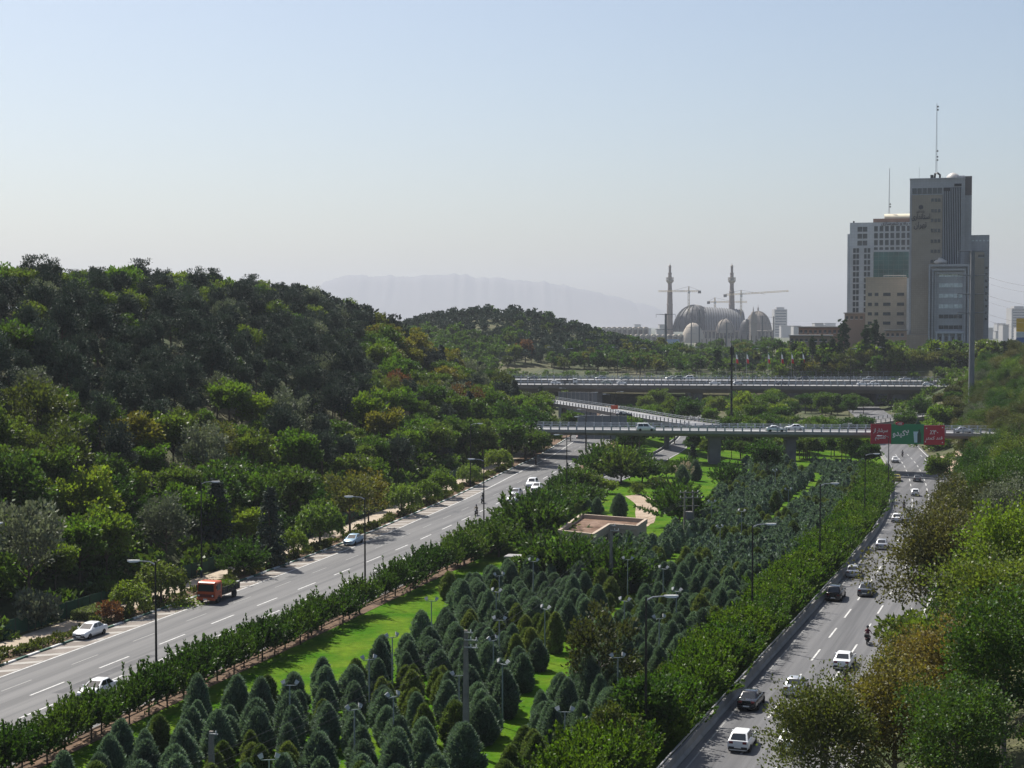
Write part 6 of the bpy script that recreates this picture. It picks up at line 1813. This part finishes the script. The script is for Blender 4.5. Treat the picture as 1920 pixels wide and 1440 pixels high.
def motorbike(x, y, hd, where, top="black", trou="navy", colr="black", box=False, helmet=True, away=True):
    z = gz(x, y) + .012
    r = root("motorcycle", (x, y, z), -hd, "motorcycle " + where, "motorcycle")
    for fy in (-.62, .66):
        w = mk("wheel", _mbw, M_tyre, r, (0, fy, .31)); mk("rim", _mbr, M_rim, w)
    mk("frame", _mframe, M_trim, r); mk("tank", _mtank, PAINT[colr], r); mk("seat", _mseat, M_trim, r); mk("handlebar", _mbar, M_rim, r); mk("tail_light", _mtail, M_tail, r)
    MB().lathe([(.02, .66), (.09, .68), (.09, .60), (.05, .5)], 10, (0, 0, .88), 'y').obj("headlight", M_headl, r)
    if box: mk("luggage_box", _mbox, M_trim, r)
    me = ride_mesh(CL[top], CL[trou])
    o = bpy.data.objects.new("person", me); COL.objects.link(o); o.location = (x, y, z); o.rotation_euler = (0, 0, -hd)
    tag(o, "rider in %s top on the motorcycle %s" % (top, where), "person", "motorcycle riders")
    if helmet: mk("helmet", _helm, M_helm, o, (0, -.05, 1.70))
    else: mk("hair", _helm, P("dark hair", (.02, .015, .012), .7), o, (0, -.065, 1.71), None, (.82, .86, .9))

# --- right carriageway, all seen from behind
def right(px, py, kind, col, label):
    p = at(px, py); car(kind, col, p.x, p.y + 1.6, heading(BR, p.y), label)
right(1398, 1414, "hatch", "white", "white hatchback nearest the camera on the right carriageway")
right(1492, 1412, "saloon", "white", "white car half hidden by the plane tree at the bottom")
right(1414, 1334, "saloon", "black", "black saloon with a sun glint on its rear window")
right(1499, 1306, "saloon", "silver", "silver saloon driving right of the black one")
right(1590, 1256, "saloon", "white", "white saloon passing beside a motorcyclist near the olive tree")
right(1572, 1128, "suv", "black", "black four-wheel drive close to the concrete barrier")
right(1630, 1120, "saloon", "grey", "dark grey saloon right of the black four-wheel drive")
right(1606, 1084, "saloon", "silver", "silver saloon ahead of the black four-wheel drive")
right(1659, 1031, "saloon", "silver", "silver saloon alone in the middle lane half way up the carriageway")
right(1718, 1040, "saloon", "white", "white car peeping out beside the dark plane tree")
right(1686, 980, "saloon", "white", "pale saloon ahead of the lone silver one")
right(1710, 982, "saloon", "grey", "dark car half hidden at the tree edge beside the pale saloon")
right(1720, 931, "hatch", "white", "white hatchback just before the bridge shadow")
right(1723, 904, "saloon", "grey", "dark saloon in the bridge shadow")
right(1685, 903, "saloon", "taxi", "olive yellow car in the bridge shadow by the barrier")
right(1681, 868, "saloon", "white", "white car beyond the bridge shadow, farthest up the right carriageway")
for px, py, w, tp, tr, cl, bx in ((1627, 1208, "riding alone in the middle of the right carriageway", "maroon", "maroon", "red", True), (1587, 1288, "behind the white saloon near the olive tree", "black", "black", "black", False),
                              (1695, 956, "between the bridge shadow and the pale saloon", "black", "navy", "black", False), (1692, 857, "farthest up the right carriageway", "grey", "black", "black", False)):
    p = at(px, py); motorbike(p.x, p.y, heading(BR, p.y), w, tp, tr, cl, bx)
# --- left carriageway
def left(px, py, kind, col, label, face=True):
    p = at(px, py); car(kind, col, p.x, p.y + 1.2, heading(KL, p.y) + (math.pi if face else 0), label)
left(163, 1198, "saloon", "white", "white saloon parked on the left shoulder before the clipped hedge")
left(661, 1023, "saloon", "blue", "light blue saloon parked on the left shoulder in the sun")
left(176, 1312, "saloon", "white", "white car half hidden behind the street trees at the bottom left")
left(968, 932, "saloon", "silver", "silver car leading a small queue on the far left carriageway")
left(998, 914, "suv", "white", "white four-wheel drive behind the silver car on the far left carriageway")
left(1007, 921, "saloon", "white", "white saloon beside the white four-wheel drive, close to the park trees")
left(963, 942, "saloon", "white", "white car half hidden by trees beside the silver car")
left(1088, 823, "saloon", "red", "dark red car under the near bridge on the left carriageway")
for px, py, w, tp, tr, bx in ((893, 967, "nearest on the left carriageway beside the lamp post", "khaki", "black", False), (1049, 888, "on the left carriageway before the bridge shadow", "black", "black", False),
                              (1064, 884, "close to the lamp post before the bridge shadow", "grey", "black", False), (905, 944, "just behind the nearest rider on the left carriageway", "black", "navy", False)):
    p = at(px, py); motorbike(p.x, p.y, heading(KL, p.y) + math.pi, w, tp, tr, "black", bx)
# --- bridges
def bcar(px, Y, z, kind, col, label, rightwards=True):
    car(kind, col, fx(px, Y), Y, math.pi / 2 if rightwards else -math.pi / 2, label, z=z)
bcar(1211, 368, 7.05, "van", "white", "white people carrier on the near bridge")
bcar(1455, 367, 6.95, "saloon", "white", "white saloon on the middle of the near bridge")
bcar(1490, 372, 6.95, "saloon", "white", "white car behind the white saloon on the near bridge", False)
bcar(1808, 366.5, 6.65, "saloon", "silver", "silver car at the right end of the near bridge")
FBW = ["white saloon", "dark green saloon", "white hatchback", "white saloon", "silver saloon", "black saloon", "white hatchback", "silver saloon", "white saloon", "dark saloon"]
for k, (px, kd, cl) in enumerate(((1042, "hatch", "white"), (1138, "saloon", "green"), (1166, "hatch", "white"), (1341, "saloon", "white"), (1384, "hatch", "silver"), (1466, "saloon", "black"), (1618, "saloon", "white"), (1638, "saloon", "white"), (1740, "hatch", "white"), (1775, "saloon", "grey"))):
    bcar(px, 596 + 3 * (k % 2), 9.2 - .004 * (fx(px, 596) + 42), kd, cl, "%s car on the near deck of the far bridge, %s from the left" % ({"white": "white", "green": "green", "silver": "silver", "black": "black", "grey": "grey"}[cl], "first second third fourth fifth sixth seventh eighth ninth tenth".split()[k]))
for k, (px, kd, cl) in enumerate(((999, "saloon", "grey"), (1126, "saloon", "silver"), (1172, "saloon", "green"), (1258, "saloon", "silver"), (1270, "suv", "green"), (1290, "suv", "white"), (1505, "suv", "black"), (1628, "saloon", "silver"), (1696, "saloon", "silver"), (1790, "hatch", "grey"), (1805, "saloon", "white"))):
    bcar(px, 628 + 3 * (k % 2), 9.9 - .003 * (fx(px, 628) + 60), kd, cl, "%s car on the rear deck of the far bridge, %s from the left" % (cl, "first second third fourth fifth sixth seventh eighth ninth tenth eleventh".split()[k]), False)
bcar(1170, 418, 7.35, "saloon", "black", "black saloon at the foot of the curved slip road")
def lorry(x, y, hd, z, label, cabcol, bedcol, L=6.4, Hc=2.5, stake=True, load=None, name="truck", w=1.15):
    r = root(name, (x, y, z + .012), -hd, label, "truck")
    f = L / 2
    ring = lambda a, zz: None
    cab = MB().loft([[(-w, f - 1.75, .55), (w, f - 1.75, .55), (w, f - 1.75, Hc - .08), (w - .12, f - 1.75, Hc), (-w + .12, f - 1.75, Hc), (-w, f - 1.75, Hc - .08)],
                     [(-w, f - .35, .55), (w, f - .35, .55), (w, f - .35, Hc - .1), (w - .12, f - .35, Hc), (-w + .12, f - .35, Hc), (-w, f - .35, Hc - .1)],
                     [(-w + .05, f - .02, .58), (w - .05, f - .02, .58), (w - .06, f - .12, Hc - .45), (w - .14, f - .15, Hc - .12), (-w + .14, f - .15, Hc - .12), (-w + .06, f - .12, Hc - .45)]])
    cab.obj("cab", cabcol, r)
    MB().add([(-w + .16, f - .02, 1.42), (w - .16, f - .02, 1.42), (w - .2, f - .105, Hc - .3), (-w + .2, f - .105, Hc - .3)], [(0, 1, 2, 3)]).obj("windscreen", M_cglass, r)
    for sg in (-1, 1):
        MB().add([(sg * (w + .012), f - 1.45, 1.5), (sg * (w + .012), f - .5, 1.5), (sg * (w + .012), f - .5, Hc - .3), (sg * (w + .012), f - 1.45, Hc - .3)], [(0, 1, 2, 3)]).obj("side_window", M_cglass, r)
        d = MB().box((sg * (w + .006) - .006, f - 1.5, .75), (sg * (w + .006) + .006, f - .45, 1.46)).obj("door", cabcol, r)
        MB().box((sg * (w + .03) - .02, f - 1.4, 1.2), (sg * (w + .03) + .02, f - 1.22, 1.25)).obj("handle", M_trim, d)
        MB().lathe([(.02, f + .03), (.11, f + .02), (.11, f - .1)], 10, (sg * (w - .3), 0, .95), 'y').obj("headlight", M_headl, r)
        MB().bbox((sg * (w + .12) - .08, f - .35, 1.75), (sg * (w + .12) + .08, f - .25, 2.1), .02).obj("mirror", M_trim, r)
    MB().box((-w + .1, f - .03, .78), (w - .1, f + .01, 1.12)).obj("grille", P("dark red grille", (.12, .02, .015), .5) if cabcol.name.startswith("orange") else M_trim, r)
    MB().bbox((-w, f - .1, .45), (w, f + .12, .68), .03).obj("bumper", cabcol if cabcol.name.startswith("orange") else M_trim, r)
    MB().box((-.26, f + .125, .48), (.26, f + .14, .62)).obj("number_plate", M_plate, r)
    MB().box((-.45, -f, .5), (.45, f - .4, .72)).obj("chassis", M_trim, r)
    MB().box((-w, -f, .85), (w, f - 1.9, .98)).obj("bed_floor", bedcol, r)
    for sg in (-1, 1):
        for k in range(3): MB().box((sg * w - .03, -f + .02, 1.0 + k * .22), (sg * w + .03, f - 1.92, 1.19 + k * .22)).obj("side_board", bedcol, r)
        for k in range(5): MB().box((sg * (w + .05) - .025, -f + .1 + k * (L - 2.2) / 4, .9), (sg * (w + .05) + .025, -f + .18 + k * (L - 2.2) / 4, 1.72)).obj("stake", M_trim, r)
    MB().box((-w, -f - .05, .98), (w, -f - .005, 1.64)).obj("tailgate", bedcol, r)
    MB().box((-w, f - 1.9, .98), (w, f - 1.84, 2.1)).obj("headboard", M_trim, r)
    t, rim = wheel_parts(.46)
    for sx in (-1, 1):
        for yy in (f - 1.0, -f + 1.25):
            wv = mk("wheel", t, M_tyre, r, (sx * (w - .13), yy, .46), None, (1.5, 1, 1)); mk("rim", rim, M_rim, wv)
    return r
p = at(389, 1133)
hd = heading(KL, p.y) + math.pi
M_orange = P("orange truck paint", (.42, .07, .018), .45, .12, 1.5, coat=.2)
ty = p.y + 3.0; tx = float(KL(ty)) + 3.3
trk = lorry(tx, ty, hd, gz(tx, ty), "orange flatbed truck loaded with green cuttings parked on the left shoulder", M_orange, P("dark bed planks", (.05, .05, .045), .9, .3, 3))
cut = root("cuttings_pile", (tx, ty, gz(tx, ty) + .99), -hd, "heap of cut green branches piled on the orange truck", "branches")
rg = RG(55)
_c = rg.uniform(-1, 1, (2600, 3)) * np.array([1.05, 2.0, .5]); _c[:, 2] = np.abs(_c[:, 2]) * 2.0 * (1 - .35 * (_c[:, 0] / 1.05) ** 2) * (1 - .3 * (_c[:, 1] / 2) ** 2); _c[:, 1] -= 1.05
mk("leaf_litter", to_mesh("leaf_litter", leaves(rg, _c, rg.normal(size=_c.shape) + np.array([0, 0, .4]), .34, .10)), L_mid, cut)
MB().loft([[(-.95, -2.9, 0), (.95, -2.9, 0), (.6, -2.7, .62), (-.6, -2.7, .62)], [(-.95, .8, 0), (.95, .8, 0), (.6, .7, .78), (-.6, .7, .78)]]).obj("branch_core", P("cut twigs", (.05, .06, .02), .9), cut)
# worker on the path behind the truck: hi-vis vest, bending with a tool
M_vis = P("hi-vis vest", (.36, .72, .05), .7, .06, 4)
WORK = pose((0, 0, .98), (.02, .28, 1.30), (.02, .52, 1.42), {"l": ((-.19, .30, 1.30), (-.26, .42, 1.02), (-.14, .55, .82)), "r": ((.22, .30, 1.30), (.30, .46, 1.04), (.12, .62, .96))},
            {"l": ((-.11, 0, .94), (-.17, .06, .52), (-.19, 0, .09)), "r": ((.11, 0, .94), (.19, .10, .52), (.22, .03, .09))})
wm = skin_body(WORK, BONES)
paint_body(wm, [M_vis, CL["navy"], M_skin, CL["black"]], lambda c: 2 if (c.y > .42 and c.z > 1.28 and abs(c.x) < .16) or (c.z < 1.06 and c.y > .4) else 0 if c.z > 1.06 else 3 if c.z < .14 else 1)
p = at(378, 1086)
wk = bpy.data.objects.new("person", wm); COL.objects.link(wk)
wk.location = (p.x, p.y, gz(p.x, p.y) + .08); wk.rotation_euler = (0, 0, R(70))
tag(wk, "worker in lime hi-vis vest bending over on the footpath behind the truck", "person")
mk("hair", _helm, P("dark hair", (.02, .015, .012), .7), wk, (.02, .55, 1.50), (R(-50), 0, 0), (.8, .85, .85))
rk = root("rake", (p.x, p.y, p.z + .08), R(70), "long-handled tool held by the hi-vis worker", "tool")
MB().tube([(-.2, .50, 1.0), (-.05, .66, .02)], .016, 6).obj("handle", M_bark_g, rk)
MB().box((-.22, .64, .0), (.12, .68, .04)).obj("head", M_steel, rk)
# loose cuttings on the ground before the truck
p = at(335, 1135)
rg = RG(56); _c = rg.normal(size=(700, 3)) * np.array([1.1, 1.5, .18]); _c[:, 2] = np.abs(_c[:, 2])
o = mk("cuttings_heap", to_mesh("cuttings_heap", leaves(rg, _c, rg.normal(size=_c.shape) + np.array([0, 0, .3]), .32, .09)), L_light, None, (float(KL(p.y)) + .7, p.y, gz(p.x, p.y) + .05))
tag(o, "loose green cuttings lying on the kerb in front of the orange truck", "branches")
# dark pickup on the far bridge
lorry(fx(1068, 597), 597.5, math.pi / 2, 9.2 - .004 * (fx(1068, 596) + 42), "white-cabbed flatbed truck on the near deck of the far bridge", PAINT["white"], M_trim, L=6.0, Hc=2.3)
# orange roadworks box by the slip road
p = W(1152, 764, 440)
rb = root("traffic_sign", (p.x, 440, gz(p.x, 440)), 0, "red-orange direction board beside the curved slip road", "sign")
MB().bbox((-.95, -.06, p.z - gz(p.x, 440) - .5), (.95, .06, p.z - gz(p.x, 440) + .6), .03).obj("board", P("red orange board", (.5, .08, .03), .6), rb)
for sx in (-.8, .8): MB().tube([(sx, .1, -.2), (sx, .1, p.z - gz(p.x, 440) + .5)], .06, 6).obj("post", M_steel, rb)
# ------------------------------------------------------------------ hazy air
hz = MB().box((-16500, -700, -8), (16500, 16800, 520)).obj("haze", None)
hm = bpy.data.materials.new("hazy air"); hm.use_nodes = True
_n = hm.node_tree.nodes; _n.remove(_n["Principled BSDF"])
pv = _n.new("ShaderNodeVolumePrincipled")
pv.inputs["Color"].default_value = (0.64, 0.69, 0.78, 1)
pv.inputs["Density"].default_value = 0.00009
pv.inputs["Anisotropy"].default_value = 0.3
hm.node_tree.links.new(pv.outputs[0], _n["Material Output"].inputs["Volume"])
hz.data.materials.append(hm)
tag(hz, "thin pale summer haze filling the air", "haze", kind="stuff")
print("TRIS", sum(len(m.loops) - 2 * len(m.polygons) for m in bpy.data.meshes if m.users), "OBJS", len(bpy.data.objects))
